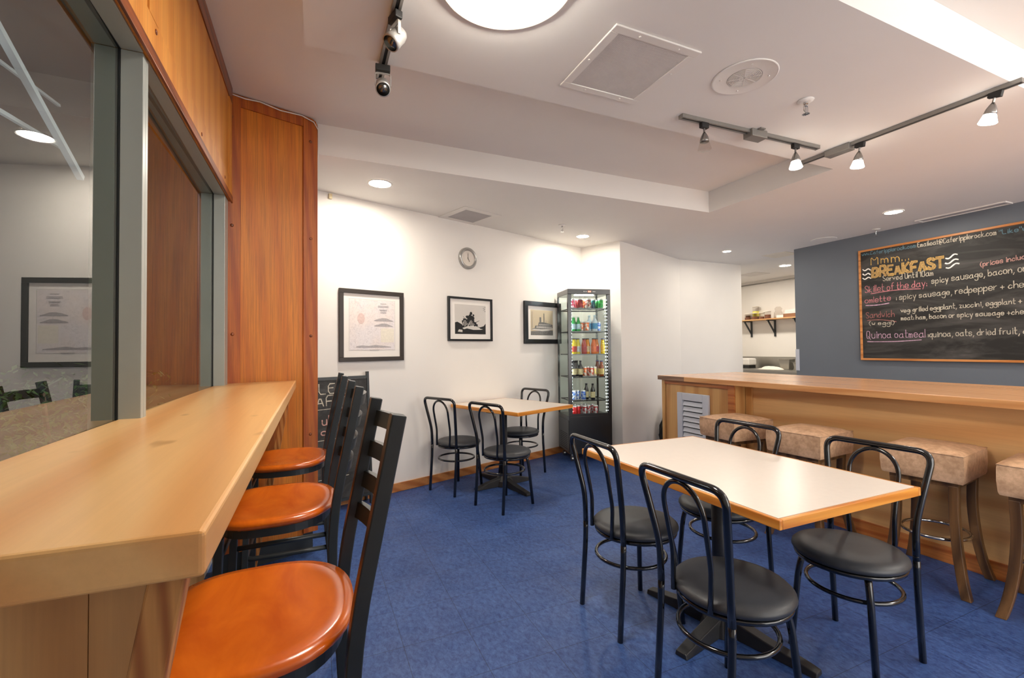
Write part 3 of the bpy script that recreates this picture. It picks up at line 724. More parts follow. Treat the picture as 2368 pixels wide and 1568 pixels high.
for x, z in ((1.07, 1.80), (1.085, 1.79), (1.075, 1.78), (1.09, 1.765), (1.09, 1.81)): flat(b, [(x-.018, z), (x+.008, z-.004), (x+.008, z+.003)], .0143)
ob('twigs', b, 'ph_mid', ph)
# 3: steamboat photograph
t, X = picture('framed_photograph', 'black framed old photograph of a steamboat, partly behind the drinks fridge', 1.688, 2.337, 1.406, 1.925, .055, .035, None, 'frame_k', .05)
M['ph_sep'] = plain('sepia sky', srgb(206, 190, 160), .6, var=.03)
ph = ob('photo_print', B(X).box(1.802, 2.198, -.0135, -.012, 1.511, 1.823), 'ph_sep', t)
b = B(X); flat(b, [(1.803, 1.512), (2.197, 1.512), (2.197, 1.575), (1.803, 1.56)], .0143)
flat(b, [(1.805, 1.585), (1.87, 1.60), (1.88, 1.63), (1.93, 1.63), (1.94, 1.67), (2.02, 1.675), (2.12, 1.66), (2.19, 1.645), (2.19, 1.60), (1.9, 1.58)], .0147)
flat(b, [(1.955, 1.67), (1.985, 1.67), (1.985, 1.735), (1.955, 1.735)], .0151)
for x, z in ((1.825, 1.80), (2.035, 1.79), (2.07, 1.70)): flat(b, [(x-.003, 1.6), (x+.003, 1.6), (x+.002, z), (x-.002, z)], .0151)
flat(b, [(2.028, 1.66), (2.042, 1.66), (2.042, 1.78), (2.028, 1.78)], .0153)
ob('boat_shapes', b, 'ph_mid', ph)
b = B(X); flat(b, [(1.81, 1.58), (1.88, 1.572), (2.0, 1.562), (2.12, 1.568), (2.195, 1.59), (2.195, 1.604), (2.0, 1.585), (1.86, 1.59)], .0155)
for k in range(14): flat(b, [(1.90+.02*k, 1.60), (1.912+.02*k, 1.60), (1.912+.02*k, 1.622), (1.90+.02*k, 1.622)], .0155)
for k in range(10): flat(b, [(1.95+.022*k, 1.636), (1.96+.022*k, 1.636), (1.96+.022*k, 1.65), (1.95+.022*k, 1.65)], .0155)
ob('hull', b, 'ph_sky', ph)
# clock
t = thing('wall_clock', 'round silver wall clock reading five, high on the white wall', 'clock', tuple(onA(.861, 0, 2.331)), TA)
RX = Matrix.Rotation(PI/2, 4, 'X')
ob('clock_rim', B().lathe([(.118, .002), (.118, .02), (.108, .034), (.094, .036), (.084, .024), (.084, .008)], 40, xf=RX, cap=False), 'silver', t, smooth=True)
ob('clock_body', B().lathe([(.117, .0015), (.117, .009)], 40, xf=RX), 'silver', t)
ob('clock_face', B().lathe([(.085, .0095), (.085, .014)], 40, xf=RX), 'clockf', t)
b = B()
def cq(a, r0, r1, w_, d): 
    dx, dz = math.sin(a), math.cos(a)
    flat(b, [(dx*r0-dz*w_, dz*r0+dx*w_), (dx*r0+dz*w_, dz*r0-dx*w_), (dx*r1+dz*w_, dz*r1-dx*w_), (dx*r1-dz*w_, dz*r1+dx*w_)], d)
cq(0, -.012, .055, .0022, .018); ob('minute_hand', b, 'ink', t); b = B(); cq(math.radians(150), -.01, .040, .003, .0168); ob('hour_hand', b, 'ink', t)

# ------------------------------------------------------------ stroke lettering
G = {'a': '4627160504133344|474453', 'b': '0a03|0527374644331304', 'c': '46271605041333|3344', 'd': '4a43|4627160504133344', 'e': '0545463717060413 3344'.replace(' ', ''),
 'f': '3a2a1913|0737', 'g': '4627160504143445|4741301001', 'h': '0a03|05274643', 'i': '1713|1918', 'k': '0a03|370543', 'l': '0a03', 'm': '0703|06172623|26374643',
 'n': '0703|0527374643', 'o': '173746443313040617', 'p': '0700|0527374644331304', 'q': '4740|4627160504133344', 'r': '0703|052737', 's': '46371706153544331304',
 't': '1a141333|0737', 'u': '0704133344|4743', 'v': '072347', 'w': '0713253347', 'y': '0723|4710', 'z': '07470343', 'T': '0a4a|2a23', 'B': '030a3a49473606|3645443303',
 'R': '030a3a49473606|2643', 'E': '4a0a0343|0737', 'A': '032a43|1535', 'K': '0a03|4a0643', 'F': '4a0a03|0636', 'S': '493a1a0908173645443313 04'.replace(' ', ''),
 'U': '0a041333444a', 'M': '030a264a43', '0': '1a3a4944331304091a', '1': '081a13', 'L': '0a0343', 'Q': '1a3a4944331304091a|2552', 'C': '493a1a0904133344',
 'W': '0a1326334a', '+': '0545|2723', ',': '1301', ':': '0605|0403', '.': '0403', '(': '2a080522', ')': '0a282502', '@': '45341415162646|4634546269', '"': '0a08|2a28', '!': '0a05|0403', 'x': '0743|4703'}
G['@'] = '36271615243436|3634546758491908041232'
def dig(c): return int(c, 16)
def glyph(c):
    s_ = G.get(c, G.get(c.lower(), '')); out = []
    for st_ in s_.split('|'):
        if st_: out.append([(dig(st_[i]), dig(st_[i+1])-3) for i in range(0, len(st_)-1, 2)])
    return out
def ribbon(b, pts, w_, pl, d):
    for i in range(len(pts)-1):
        p = Vector(pts[i]); q = Vector(pts[i+1]); t_ = q-p
        if t_.length < 1e-6: continue
        t_.normalize(); n_ = Vector((-t_.y, t_.x))*w_/2; p = p-t_*w_*.4; q = q+t_*w_*.4
        base = len(b.v); ww = random.uniform(.75, 1.2); e = d+base*.0000015
        b.v += [Vector(pl(*(p+n_*ww), e)), Vector(pl(*(p-n_*ww), e)), Vector(pl(*(q-n_*ww), e)), Vector(pl(*(q+n_*ww), e))]
        b.f.append([base, base+1, base+2, base+3])
def write(b, txt, p0, p1, h, w_, pl, d, jit=.35, b2=None, w2=0):
    adv = []; x = 0
    for c in txt:
        g = glyph(c); mx = max([p[0] for s_ in g for p in s_], default=0)
        adv.append(x); x += (mx+1.7) if c != ' ' else 2.6
    tot = x-1.7; p0 = Vector(p0); p1 = Vector(p1); dr = p1-p0; sx = dr.length/tot; dr.normalize(); up_ = Vector((0, 1)); sz = h/7
    for c, ax in zip(txt, adv):
        jy = random.uniform(-jit, jit)*.6; js = random.uniform(.93, 1.07)
        for s_ in glyph(c):
            pts = []
            for gx, gy in s_:
                q = p0+dr*(ax+gx*js+random.uniform(-.12, .12)*jit)*sx+up_*(gy*js+jy+random.uniform(-.2, .2)*jit)*sz; pts.append((q.x, q.y))
            if len(pts) > 2:
                r_ = [pts[0]]
                for i in range(len(pts)-1):
                    a, c_2 = Vector(pts[i]), Vector(pts[i+1]); r_ += [tuple(a*.75+c_2*.25), tuple(a*.25+c_2*.75)]
                pts = r_+[pts[-1]]
            ribbon(b, pts, w_, pl, d)
            if b2 is not None: ribbon(b2, pts, w2, pl, d-.0025)

# menu board on the slate blue wall
mb = thing('menu_blackboard', 'large pine framed blackboard breakfast menu on the slate blue wall', 'blackboard', (6.27, 2.2, 1.84))
mX = Matrix.Translation((-6.27, -2.2, -1.84)); y0, y1, z0, z1 = .9, 3.44, 1.163, 2.525; fw_ = .024
b = B(mX); b.box(6.236, 6.268, y0, y1, z0, z0+fw_).box(6.236, 6.268, y0, y1, z1-fw_, z1).box(6.236, 6.268, y0, y0+fw_, z0+fw_, z1-fw_).box(6.236, 6.268, y1-fw_, y1, z0+fw_, z1-fw_)
ob('board_frame', b, 'board_wood', mb, bevel=.002)
ob('slate', B(mX).box(6.244, 6.262, y0+fw_, y1-fw_, z0+fw_, z1-fw_), 'chalkboard', mb)
plB = lambda u, v, d: (6.2435-d-6.27, -u-2.2, v-1.84)      # u = -Y so that letters read left to right
ROWS = [('www.Caferipplerock.com', 3.400, 2.456, 2.852, 2.450, .044, 'b'), ('Email:eat@Caferipplerock.com', 2.833, 2.446, 2.191, 2.438, .052, 'w'), ('"Like"us on', 2.168, 2.432, 1.86, 2.434, .044, 'b'),
 ('Mmm...', 3.302, 2.330, 2.92, 2.318, .100, 'y'), ('Served Until 10am', 3.180, 2.112, 2.700, 2.109, .062, 'w'),
 ('Skillet of the day:', 3.375, 1.995, 2.760, 2.00, .078, 'p'), ('spicy sausage, bacon, onion', 2.717, 2.019, 1.900, 2.046, .066, 'w'), ('(prices included)', 2.314, 2.138, 1.92, 2.168, .05, 'o'),
 ('omlette', 3.380, 1.865, 3.109, 1.875, .066, 'p'), (': spicy sausage, redpepper + cheddar', 3.05, 1.872, 1.86, 1.894, .066, 'w'), ('Sandwich', 3.370, 1.680, 3.075, 1.680, .075, 'r'), ('(w egg!)', 3.340, 1.592, 3.077, 1.587, .05, 'w'),
 ('veg: grilled eggplant, zuccini, eggplant +', 3.009, 1.721, 2.027, 1.738, .052, 'w'), ('meat: ham, bacon or spicy sausage +cheddar', 3.008, 1.634, 1.90, 1.633, .052, 'w'),
 ('Quinoa oatmeal', 3.371, 1.432, 2.788, 1.431, .085, 'v'), (':quinoa, oats, dried fruit, coconut', 2.760, 1.430, 1.80, 1.449, .064, 'w')]
for r in ROWS:
    b = B(); write(b, r[0], (-r[1], r[2]), (-r[3], r[4]), r[5], .0062 if r[6] != 'y' else .008, plB, .0006)
    ob('chalk_lettering', b, 'ch_'+r[6], mb)
bf = B(); bo = B(); write(bf, 'BREAKFAST', (-3.29, 2.176), (-2.61, 2.186), .112, .019, plB, .0035, .12, bo, .028)
ob('chalk_heading', bo, 'ch_y', mb); ob('chalk_heading', bf, 'ch_Y', mb)
for (a, z), (c, z2), k in (((3.311, 1.975), (2.819, 1.975), 'p'), ((3.371, 1.837), (3.127, 1.843), 'v'), ((3.363, 1.391), (2.824, 1.401), 'v'), ((3.356, 1.652), (3.059, 1.619), 'r')):
    b = B(); pts = [(-(a+(c-a)*i/10), z+(z2-z)*i/10+.014*math.sin(PI*i/10)*(1 if k != 'v' else -.6)) for i in range(11)]; ribbon(b, pts, .009, plB, .0006); ob('chalk_underline', b, 'ch_'+k, mb)
for (a, z), (c, z2) in (((2.587, 2.275), (2.494, 2.30)), ((2.592, 2.222), (2.488, 2.245)), ((2.586, 2.172), (2.482, 2.20)), ((3.394, 2.285), (3.313, 2.268)), ((3.395, 2.230), (3.315, 2.213)), ((3.397, 2.178), (3.31, 2.165))):
    b = B(); pts = [(-(a+(c-a)*i/10), z+(z2-z)*i/10-.012*math.sin(2*PI*i/10)) for i in range(11)]; ribbon(b, pts, .013, plB, .0006); ob('chalk_wave', b, 'mat', mb)

# sandwich board behind the pillar
ab = thing('sandwich_board', 'black sandwich board with chalk writing standing behind the oak pillar', 'blackboard', tuple(onA(-.55, .13, 0)), TA)
AX = Matrix.Rotation(math.radians(-4), 4, 'X')
b = B(AX); b.box(-.33, .235, -.008, .004, .10, 1.10); ob('slate', b, 'chalkboard', ab)
b = B(AX); b.box(-.33, .235, -.014, .010, 1.101, 1.125).box(-.33, .235, -.014, .010, .075, .099); ob('rail', b, 'blkm', ab)
for x in (-.355, .236): ob('leg', B(AX).box(x, x+.024, -.014, .012, .004, 1.16), 'blkm', ab, bevel=.002)
for x in (-.355, .236): ob('rear_leg', B(Matrix.Rotation(math.radians(-1), 4, 'X')).box(x+.003, x+.02, .09, .105, .004, 1.0), 'blkm', ab)
plC = lambda u, v, d: AX @ Vector((u, -.0085-d, v))
for txt, p, q, h, k in (('LER', (-.18, .985), (.03, .99), .085, 'w'), ('AFE', (-.20, .885), (.01, .89), .08, 'w'), ('ukh', (-.16, .725), (-.01, .735), .08, 'o'), ('ors', (-.17, .645), (-.03, .65), .05, 'o')):
    b = B(); write(b, txt, p, q, h, .008, plC, .0006, .2); ob('chalk_lettering', b, 'ch_'+k, ab)
b = B()
for z in (.855, .60, .28): ribbon(b, [(-.2, z), (.05, z+.005)], .006, plC, .0006)
ob('chalk_line', b, 'ch_w', ab)
# ------------------------------------------------------------ ceiling fittings
t = thing('ceiling_lamp', 'large round glowing flush ceiling lamp cut off by the top of the picture', 'ceiling lamp', (.652, 1.510, Z0))
ob('flange', B().lathe([(.20, -.001), (.258, -.001), (.258, -.012), (.252, -.018), (.2, -.018)], 64, cap=False), 'lampside', t, smooth='auto')
ob('lamp_shade', B().lathe([(.222, -.014), (.221, -.026), (.204, -.040), (.165, -.050), (.10, -.056), (.05, -.058), (.02, -.058)], 64), 'lamp', t, smooth=True)
dup(t, (.9, -1.5, Z1), 0, 'unseen round fill lamp added behind the camera'); dup(t, (4.6, -.1, Z1), 0, 'unseen round fill lamp added over the bar, out of view to the right')  # both copies are out of view, added as fill for the room

def downlight(loc, label, r=.085):
    t = thing('downlight', label, 'downlight', loc, 0, None)
    ob('trim_ring', B().lathe([(r+.016, -.0008), (r+.014, -.006), (r, -.007), (r-.003, -.001)], 36, cap=False), 'white', t, smooth=True)
    ob('lamp_lens', B().lathe([(r-.003, -.001), (r-.003, -.0035), (r*.5, -.0045)], 32), 'down', t)
    return t
dl = downlight((.497, 3.822, Z0), 'larger round downlight in the ceiling above the framed map')
dup(dl, (3.02, 4.72, Z0), 0, 'round downlight in the ceiling in front of the drinks fridge').scale = (.85, .85, 1)
dup(dl, (5.478, 2.681, Z0), 0, 'round downlight in the ceiling above the blackboard menu').scale = (.85, .85, 1)
dup(dl, (5.45, 4.718, Z0), 0, 'small round downlight in the ceiling near the kitchen opening').scale = (.6, .6, 1)
dup(dl, (7.36, 5.19, Z0), 0, 'round downlight in the kitchen ceiling seen through the opening')

dup(dl, (7.4, 6.4, Z0), 0, 'unseen fill downlight added deeper in the kitchen ceiling'); dup(dl, (7.5, 4.0, Z0), 0, 'unseen fill downlight added in the kitchen behind the slate blue wall')  # two hidden copies added to brighten the kitchen
dup(dl, (4.6, -.5, Z1), 0, 'unseen fill downlight added over the bar, out of view to the right'); dup(dl, (4.6, -1.4, Z1), 0, 'unseen fill downlight added over the bar, far behind the camera')  # two more out of view, added to brighten the bar side
g = thing('air_grille', 'large square perforated air grille in the ceiling beside the round lamp', 'air vent', (1.41, 1.785, Z0), math.radians(0))
hw, hh = .24, .242
b = B()
for a in ((-hw, hw, -hh, -hh+.042), (-hw, hw, hh-.042, hh), (-hw, -hw+.042, -hh+.042, hh-.042), (hw-.042, hw, -hh+.042, hh-.042)): b.box(a[0], a[1], a[2], a[3], -.010, -.0008)
ob('grille_frame', b, 'white', g, bevel=.003)
ob('backing', B().box(-.197, .197, -.199, .199, -.0025, -.001), 'gasket', g)
b = B(); k = 0
for i in range(48):
    c = -.197+.394*(i+.5)/48; b.box(c-.0026, c+.0026, -.199, .199, -.006, -.0045); b.box(-.197, .197, c*1.01-.0026, c*1.01+.0026, -.0064, -.0049)
ob('perforated_screen', b, 'dullwhite', g)
for x, y in ((-.1, .22), (.12, .22), (-.1, -.22), (.12, -.22), (-.22, .0), (.22, -.06)): ob('screw', B().lathe([(.006, -.010), (.005, -.0125), (.002, -.013)], 8, c=(x, y, 0)), 'white', g, smooth=True)
g = thing('ceiling_speaker', 'round white ceiling speaker with ringed grille between the air grille and sprinkler', 'speaker', (2.01, 1.612, Z0))
R0 = .152
ob('speaker_plate', B().lathe([(.082, -.004), (.145, -.0045), (.150, -.007), (.154, -.004), (.155, -.001), (.082, -.001)], 56, cap=False), 'white', g, smooth=True)
ob('backing', B().lathe([(.081, -.0008), (.081, -.0018)], 40), 'grille', g)
b = B()
for k in range(11):
    r = .012+.0065*k; b.lathe([(r-.0019, -.003), (r-.0019, -.005), (r+.0019, -.005), (r+.0019, -.003)], 40, cap=False)
for k in range(4): b.box(-.08, .08, -.0018, .0018, -.0056, -.003, Matrix.Rotation(PI*k/4, 4, 'Z'))
ob('ring_grille', b, 'white', g)
for k in range(4): a = PI/4+k*PI/2+.2; ob('screw', B().lathe([(.005, -.005), (.004, -.008), (.002, -.0085)], 8, c=(.115*math.cos(a), .115*math.sin(a), 0)), 'white', g, smooth=True)

def sprinkler(loc, label):
    t = thing('fire_sprinkler', label, 'sprinkler', loc)
    ob('escutcheon', B().lathe([(.042, -.001), (.040, -.005), (.022, -.011), (.012, -.012)], 28), 'white', t, smooth=True)
    b = B().lathe([(.012, -.012), (.012, -.022), (.007, -.024), (.006, -.034)], 14)
    b.tube([(.006, 0, -.026), (.016, 0, -.034), (.016, 0, -.060), (.004, 0, -.074)], .0022, 6).tube([(-.006, 0, -.026), (-.016, 0, -.034), (-.016, 0, -.060), (-.004, 0, -.074)], .0022, 6)
    ob('sprinkler_body', b, 'chrome', t, smooth='auto')
    ob('glass_bulb', B().lathe([(.002, -.036), (.003, -.05), (.002, -.068)], 8), 'chrome', t)
    b = B()
    for k in range(10): b.box(.003, .019, -.0028, .0028, -.0785, -.077, Matrix.Rotation(2*PI*k/10, 4, 'Z'))
    b.lathe([(.009, -.0790), (.009, -.0765)], 14); ob('deflector', b, 'chrome', t)
    return t
sp = sprinkler((2.518, 1.634, Z0), 'fire sprinkler nearest, in the ceiling beside the round speaker')
dup(sp, (2.53, 4.37, Z0), .5, 'small fire sprinkler in the ceiling near the drinks fridge')
dup(sp, (6.10, 3.165, Z0), .3, 'fire sprinkler in the ceiling just above the blackboard corner')

g = thing('air_vent', 'white framed grey ceiling vent above the clock', 'air vent', (1.47, 4.43, Z0), TA)
b = B(); s_ = .235; i_ = .165
for a in ((-s_, s_, -s_, -i_), (-s_, s_, i_, s_), (-s_, -i_, -i_, i_), (i_, s_, -i_, i_)): b.box(a[0], a[1], a[2], a[3], -.006, -.0008)
ob('vent_frame', b, 'white', g, bevel=.002); ob('vent_screen', B().box(-i_, i_, -i_, i_, -.003, -.001), 'grille', g)
o = ob('round_cover_plate', B().lathe([(.145, -.001), (.145, -.005), (.135, -.008)], 40), 'ceil'); o.location = (6.04, 3.73, Z0); tag(o, 'blank round white cover plate in the ceiling by the slate blue wall', 'cover plate')
g = thing('slot_diffuser', 'long narrow white slot diffuser in the ceiling along the top of the slate blue wall', 'air vent', (6.16, 2.42, Z0))
ob('diffuser_frame', B().box(-.08, -.06, -.36, .36, -.012, -.0008).box(.05, .07, -.36, .36, -.012, -.0008).box(-.06, .05, -.36, -.34, -.012, -.0008).box(-.06, .05, .34, .36, -.012, -.0008), 'white', g)
ob('slot', B().box(-.06, .05, -.34, .34, -.004, -.001), 'grille', g)
o = ob('wall_sensor', B().box(-.014, .014, -.02, 0, -.045, .0), 'cream', bevel=.003); o.location = onA(-.612, .001, 2.71); o.rotation_euler.z = TA; tag(o, 'tiny cream sensor block high on the white wall next to the oak pillar', 'sensor')
o = ob('kitchen_vent', B().box(-.18, .18, -.18, .18, -.006, -.001), 'pale_yel'); o.location = (6.42, 4.60, Z0); o.rotation_euler.z = .1; tag(o, 'square cream ceiling vent at the kitchen opening beside the slate blue wall', 'air vent', None)
o = ob('kitchen_vent', B().box(-.2, .2, -.2, .2, -.006, -.001), 'dullwhite'); o.location = (7.67, 6.05, Z0); tag(o, 'square grey ceiling vent farther inside the kitchen', 'air vent', None)

# tracks
def track(name, label, p, q, drop=.012):
    p = Vector(p); q = Vector(q); d = q-p; L = d.length; an = math.atan2(d.y, d.x)
    t = thing('lighting_track', label, 'track rail', tuple(p), an)
    ob('track_body', B().box(0, L, -.018, -.007, -.022, -.0008).box(0, L, .007, .018, -.022, -.0008).box(0, L, -.007, .007, -.008, -.0008).box(-.004, 0, -.018, .018, -.024, -.0008).box(L, L+.004, -.018, .018, -.024, -.0008), 'track', t)
    ob('track_slot', B().box(.001, L-.001, -.0066, .0066, -.016, -.0085), 'trackslot', t)
    return t
k1 = track('a', 'short grey lighting track across the ceiling with two glass spots', (1.985, 2.02, Z0), (3.17, 1.985, Z0))
k2 = track('b', 'long grey lighting track running along the right of the ceiling', (3.33, 2.19, Z0), (3.352, 1.06, Z0))
k3 = track('c', 'grey lighting track at the upper left of the ceiling with two silver spot heads', (.30, 1.1, Z0), (.30, 2.30, Z0))
ob('feed_box', B().box(.535, .665, -.036, .036, -.048, -.0008), 'track', k1, bevel=.003); ob('feed_plate', B().box(.58, .62, -.06, .06, -.008, -.0008), 'track', k1)
ob('feed_box', B().box(.17, .33, -.034, .034, -.044, -.0008), 'track', k2, bevel=.003)
def spot(loc, label, rz=0, tilt=0, lit=True):
    t = thing('track_spotlight', label, 'spotlight', loc, 0, None, rot=(0, 0, rz))
    ob('adapter', B().box(-.028, .028, -.013, .013, -.030, .002), 'trackslot', t, bevel=.003)
    ob('stem', B().lathe([(.006, -.030), (.006, -.062)], 10), 'nickel', t)
    X = Matrix.Translation((0, 0, -.058)) @ Matrix.Rotation(tilt, 4, 'Y')
    ob('lamp_holder', B().lathe([(.006, .004), (.014, -.010), (.023, -.030), (.027, -.048), (.027, -.056)], 24, xf=X), 'nickel', t, smooth=True)
    ob('lamp_shade', B().lathe([(.0265, -.057), (.034, -.082), (.040, -.100), (.036, -.104), (.012, -.105)], 24, xf=X), 'spotl' if lit else 'frost', t, smooth=True)
    return t
zt = Z0-.022
s1 = spot((2.955, 1.993, zt), 'lit glass track spotlight at the right end of the short track')
dup(s1, (3.345, 1.155, zt), PI/2, 'lit glass track spotlight nearest on the long track at the far right', rot=(0, math.radians(-14), PI/2))
dup(s1, (3.337, 1.81, zt), PI/2, 'lit glass track spotlight in the middle of the long track', rot=(0, math.radians(-8), PI/2))
spot((2.16, 2.015, zt), 'unlit glass track spotlight at the left end of the short track', 0, 0, False)
def can_spot(loc, label, tilt, rz):
    t = thing('track_spotlight', label, 'spotlight', loc, rz)
    ob('adapter', B().box(-.016, .016, -.034, .034, -.028, .002), 'trackslot', t, bevel=.003)
    p = fillet([(0, -.036, -.095), (0, -.036, -.036), (0, .036, -.036), (0, .036, -.095)], .012, 4)
    ob('bracket', B().tube(p, 1.0, 4, flat=(.0085, .002)), 'silver', t)
    X = Matrix.Translation((0, 0, -.098)) @ Matrix.Rotation(tilt, 4, 'Y')
    ob('lamp_body', B().lathe([(.012, .052), (.026, .044), (.032, .026), (.033, -.008), (.0345, -.010), (.0345, -.036), (.030, -.036)], 30, xf=X, cap=False), 'silver', t, smooth=True)
    ob('reflector', B().lathe([(.030, -.035), (.028, -.028), (.016, -.008), (.008, .004)], 24, xf=X), 'bulboff', t, smooth=True)
    return t
can_spot((.30, 1.83, zt), 'silver track spotlight head nearer the top of the picture, turned to the left', math.radians(38), .3)
can_spot((.30, 2.19, zt), 'silver track spotlight head at the end of the upper left track, facing the camera', math.radians(42), PI/2-.1)

# ------------------------------------------------------------ drinks fridge
FT = math.radians(-12.5); FL = Vector((2.766, 4.667, 0))
fr = thing('drinks_fridge', 'tall black glass sided drinks fridge in the corner by the white wall', 'fridge', tuple(FL), FT)
FW, FD, FH, FB = .54, .435, 2.055, .535
UF = Vector((math.cos(FT), math.sin(FT), 0)); VF = Vector((-UF.y, UF.x, 0))
def onF(u, v, z): return FL+UF*u+VF*v+Vector((0, 0, z))
ob('base_cabinet', B().box(.0, FW, .0, FD, .09, FB), 'fblack', fr, bevel=.004)
ob('side_panel', B().box(-.003, -.0005, .02, FD-.02, .11, FB-.05), 'fgrey', fr)
for k in range(9): ob('vent_slot', B().box(-.0045, -.0032, .06, FD-.08, .14+k*.022, .148+k*.022), 'gasket', fr)
b = B()
for x in (.05, FW-.05):
    for y in (.06, FD-.06): b = B(); b.tube([(x-.012, y, .03), (x+.012, y, .03)], .03, 16); b.box(x-.008, x+.008, y-.012, y+.012, .05, .089); ob('caster', b, 'nickel', fr)
ob('top_cap', B().box(0, FW, 0, FD, FH-.062, FH), 'fblack', fr, bevel=.004)
for x in (.0, FW-.045):
    ob('door_post', B().box(x, x+.045, .0, .03, FB+.001, FH-.063), 'fblack', fr, bevel=.002)
ob('door_rail', B().box(.0455, FW-.0455, .0, .03, FB+.001, FB+.03), 'fblack', fr)
for x in (.0, FW-.02): ob('rear_post', B().box(x, x+.02, FD-.02, FD, FB+.001, FH-.063), 'fblack', fr)
ob('front_pane', B().box(.0455, FW-.0455, .012, .016, FB+.031, FH-.063), 'fglass', fr)
for x in (.003, FW-.007): ob('side_pane', B().box(x, x+.004, .031, FD-.021, FB+.001, FH-.063), 'fglass', fr)
ob('back_pane', B().box(.021, FW-.021, FD-.008, FD-.004, FB+.001, FH-.063), 'fglass', fr)
SH = [1.825, 1.55, 1.275, 1.0, .72, .565]
for z in SH[:-1]:
    b = B(); b.box(.03, FW-.03, .035, .045, z-.012, z); b.box(.03, FW-.03, FD-.035, FD-.025, z-.012, z); b.box(.03, .036, .045, FD-.035, z-.01, z); b.box(FW-.036, FW-.03, .045, FD-.035, z-.01, z)
    for k in range(16): x = .045+k*.03; b.box(x-.0015, x+.0015, .045, FD-.035, z-.004, z-.001)
    ob('wire_shelf', b, 'fblack', fr)
for x in (.052, FW-.058):
    b = B(); n = 34
    for k in range(n): z = FB+.05+k*(FH-FB-.14)/n; b.box(x, x+.004, .033, .036, z, z+.008)
    ob('led_strip', b, 'led', fr)
ob('top_light', B().box(.12, FW-.18, .08, .12, FH-.066, FH-.0625), 'led', fr)
for k, x in enumerate((.20, .225, .315, .335)): ob('display_button', B().box(x, x+.012, -.0012, 0, FH-.034, FH-.026), 'silver', fr)
ob('temperature_display', B().box(.255, .293, -.0012, 0, FH-.037, FH-.022), 'red_led', fr)

def canmat(name, c, top=(.7, .7, .7, 1), c2=None, metal=.35, h=.115):
    mt, nt, bs = newmat(name); v = coords(nt); n_ = noise(nt, v, 34, 2)
    r = ramp(nt, n_, c, c2 or mul(c, 1.5), .46, .54)
    sx = nt.nodes.new('ShaderNodeSeparateXYZ'); nt.links.new(v, sx.inputs[0])
    q = nt.nodes.new('ShaderNodeValToRGB'); q.color_ramp.interpolation = 'CONSTANT'; e = q.color_ramp.elements
    e[0].color = (0, 0, 0, 1); e[0].position = 0; e[1].position = .08; e[1].color = (1, 1, 1, 1); e2 = q.color_ramp.elements.new(.9); e2.color = (0, 0, 0, 1)
    mm = nt.nodes.new('ShaderNodeMath'); mm.operation = 'DIVIDE'; mm.inputs[1].default_value = h; nt.links.new(sx.outputs[2], mm.inputs[0]); nt.links.new(mm.outputs[0], q.inputs[0])
    nt.links.new(mixc(nt, q.outputs[0], top, r.outputs[0]), bs.inputs['Base Color']); bs.inputs['Roughness'].default_value = .3; bs.inputs['Metallic'].default_value = metal
    return mt
def can_mesh(r=.031, h=.118): return B().lathe([(r*.78, 0), (r*.95, .006), (r, .014), (r, h-.016), (r*.84, h-.003), (r*.84, h), (r*.74, h-.003)], 20)
def bottle_mesh(r, h, neck=.013): return B().lathe([(r*.9, 0), (r, .006), (r, h*.55), (r*.92, h*.62), (neck*1.1, h*.80), (neck, h*.84), (neck, h*.955)], 20)
PRO = {}
def drink(kind, key, cols, u, v, z, label, cat, group, scale=1):
    if key not in PRO:
        if kind == 'can': o = ob('drink_can', can_mesh(), canmat('can '+key, *cols), smooth='auto')
        else:
            r, h, capc, labc = cols[1]
            o = ob('drink_bottle', bottle_mesh(r, h, cols[2] if len(cols) > 2 else .013), plain('bottle '+key, cols[0], .12, var=.1, coat=.5), smooth=True)
            nk = cols[2] if len(cols) > 2 else .013
            ob('cap', B().lathe([(nk*1.15, h*.94), (nk*1.15, h)], 14), plain('cap '+key, capc, .4), o)
            if labc: ob('label_band', B().lathe([(r*1.012, h*.14), (r*1.012, h*.50)], 20, cap=False), plain('label '+key, labc, .5, var=.3, vs=50), o)
        PRO[key] = o
    else:
        s_ = PRO[key]; o = s_.copy(); COL.objects.link(o)
        for ch in s_.children: c = ch.copy(); COL.objects.link(c); c.parent = o
    o.location = onF(u, v, z); o.rotation_euler.z = random.uniform(0, 6); o.scale = (scale,)*3
    return tag(o, label, cat, group)
white = (.85, .85, .85, 1)
rank = ['leftmost', 'second', 'third', 'fourth', 'fifth', 'sixth', 'seventh', 'eighth', 'ninth']
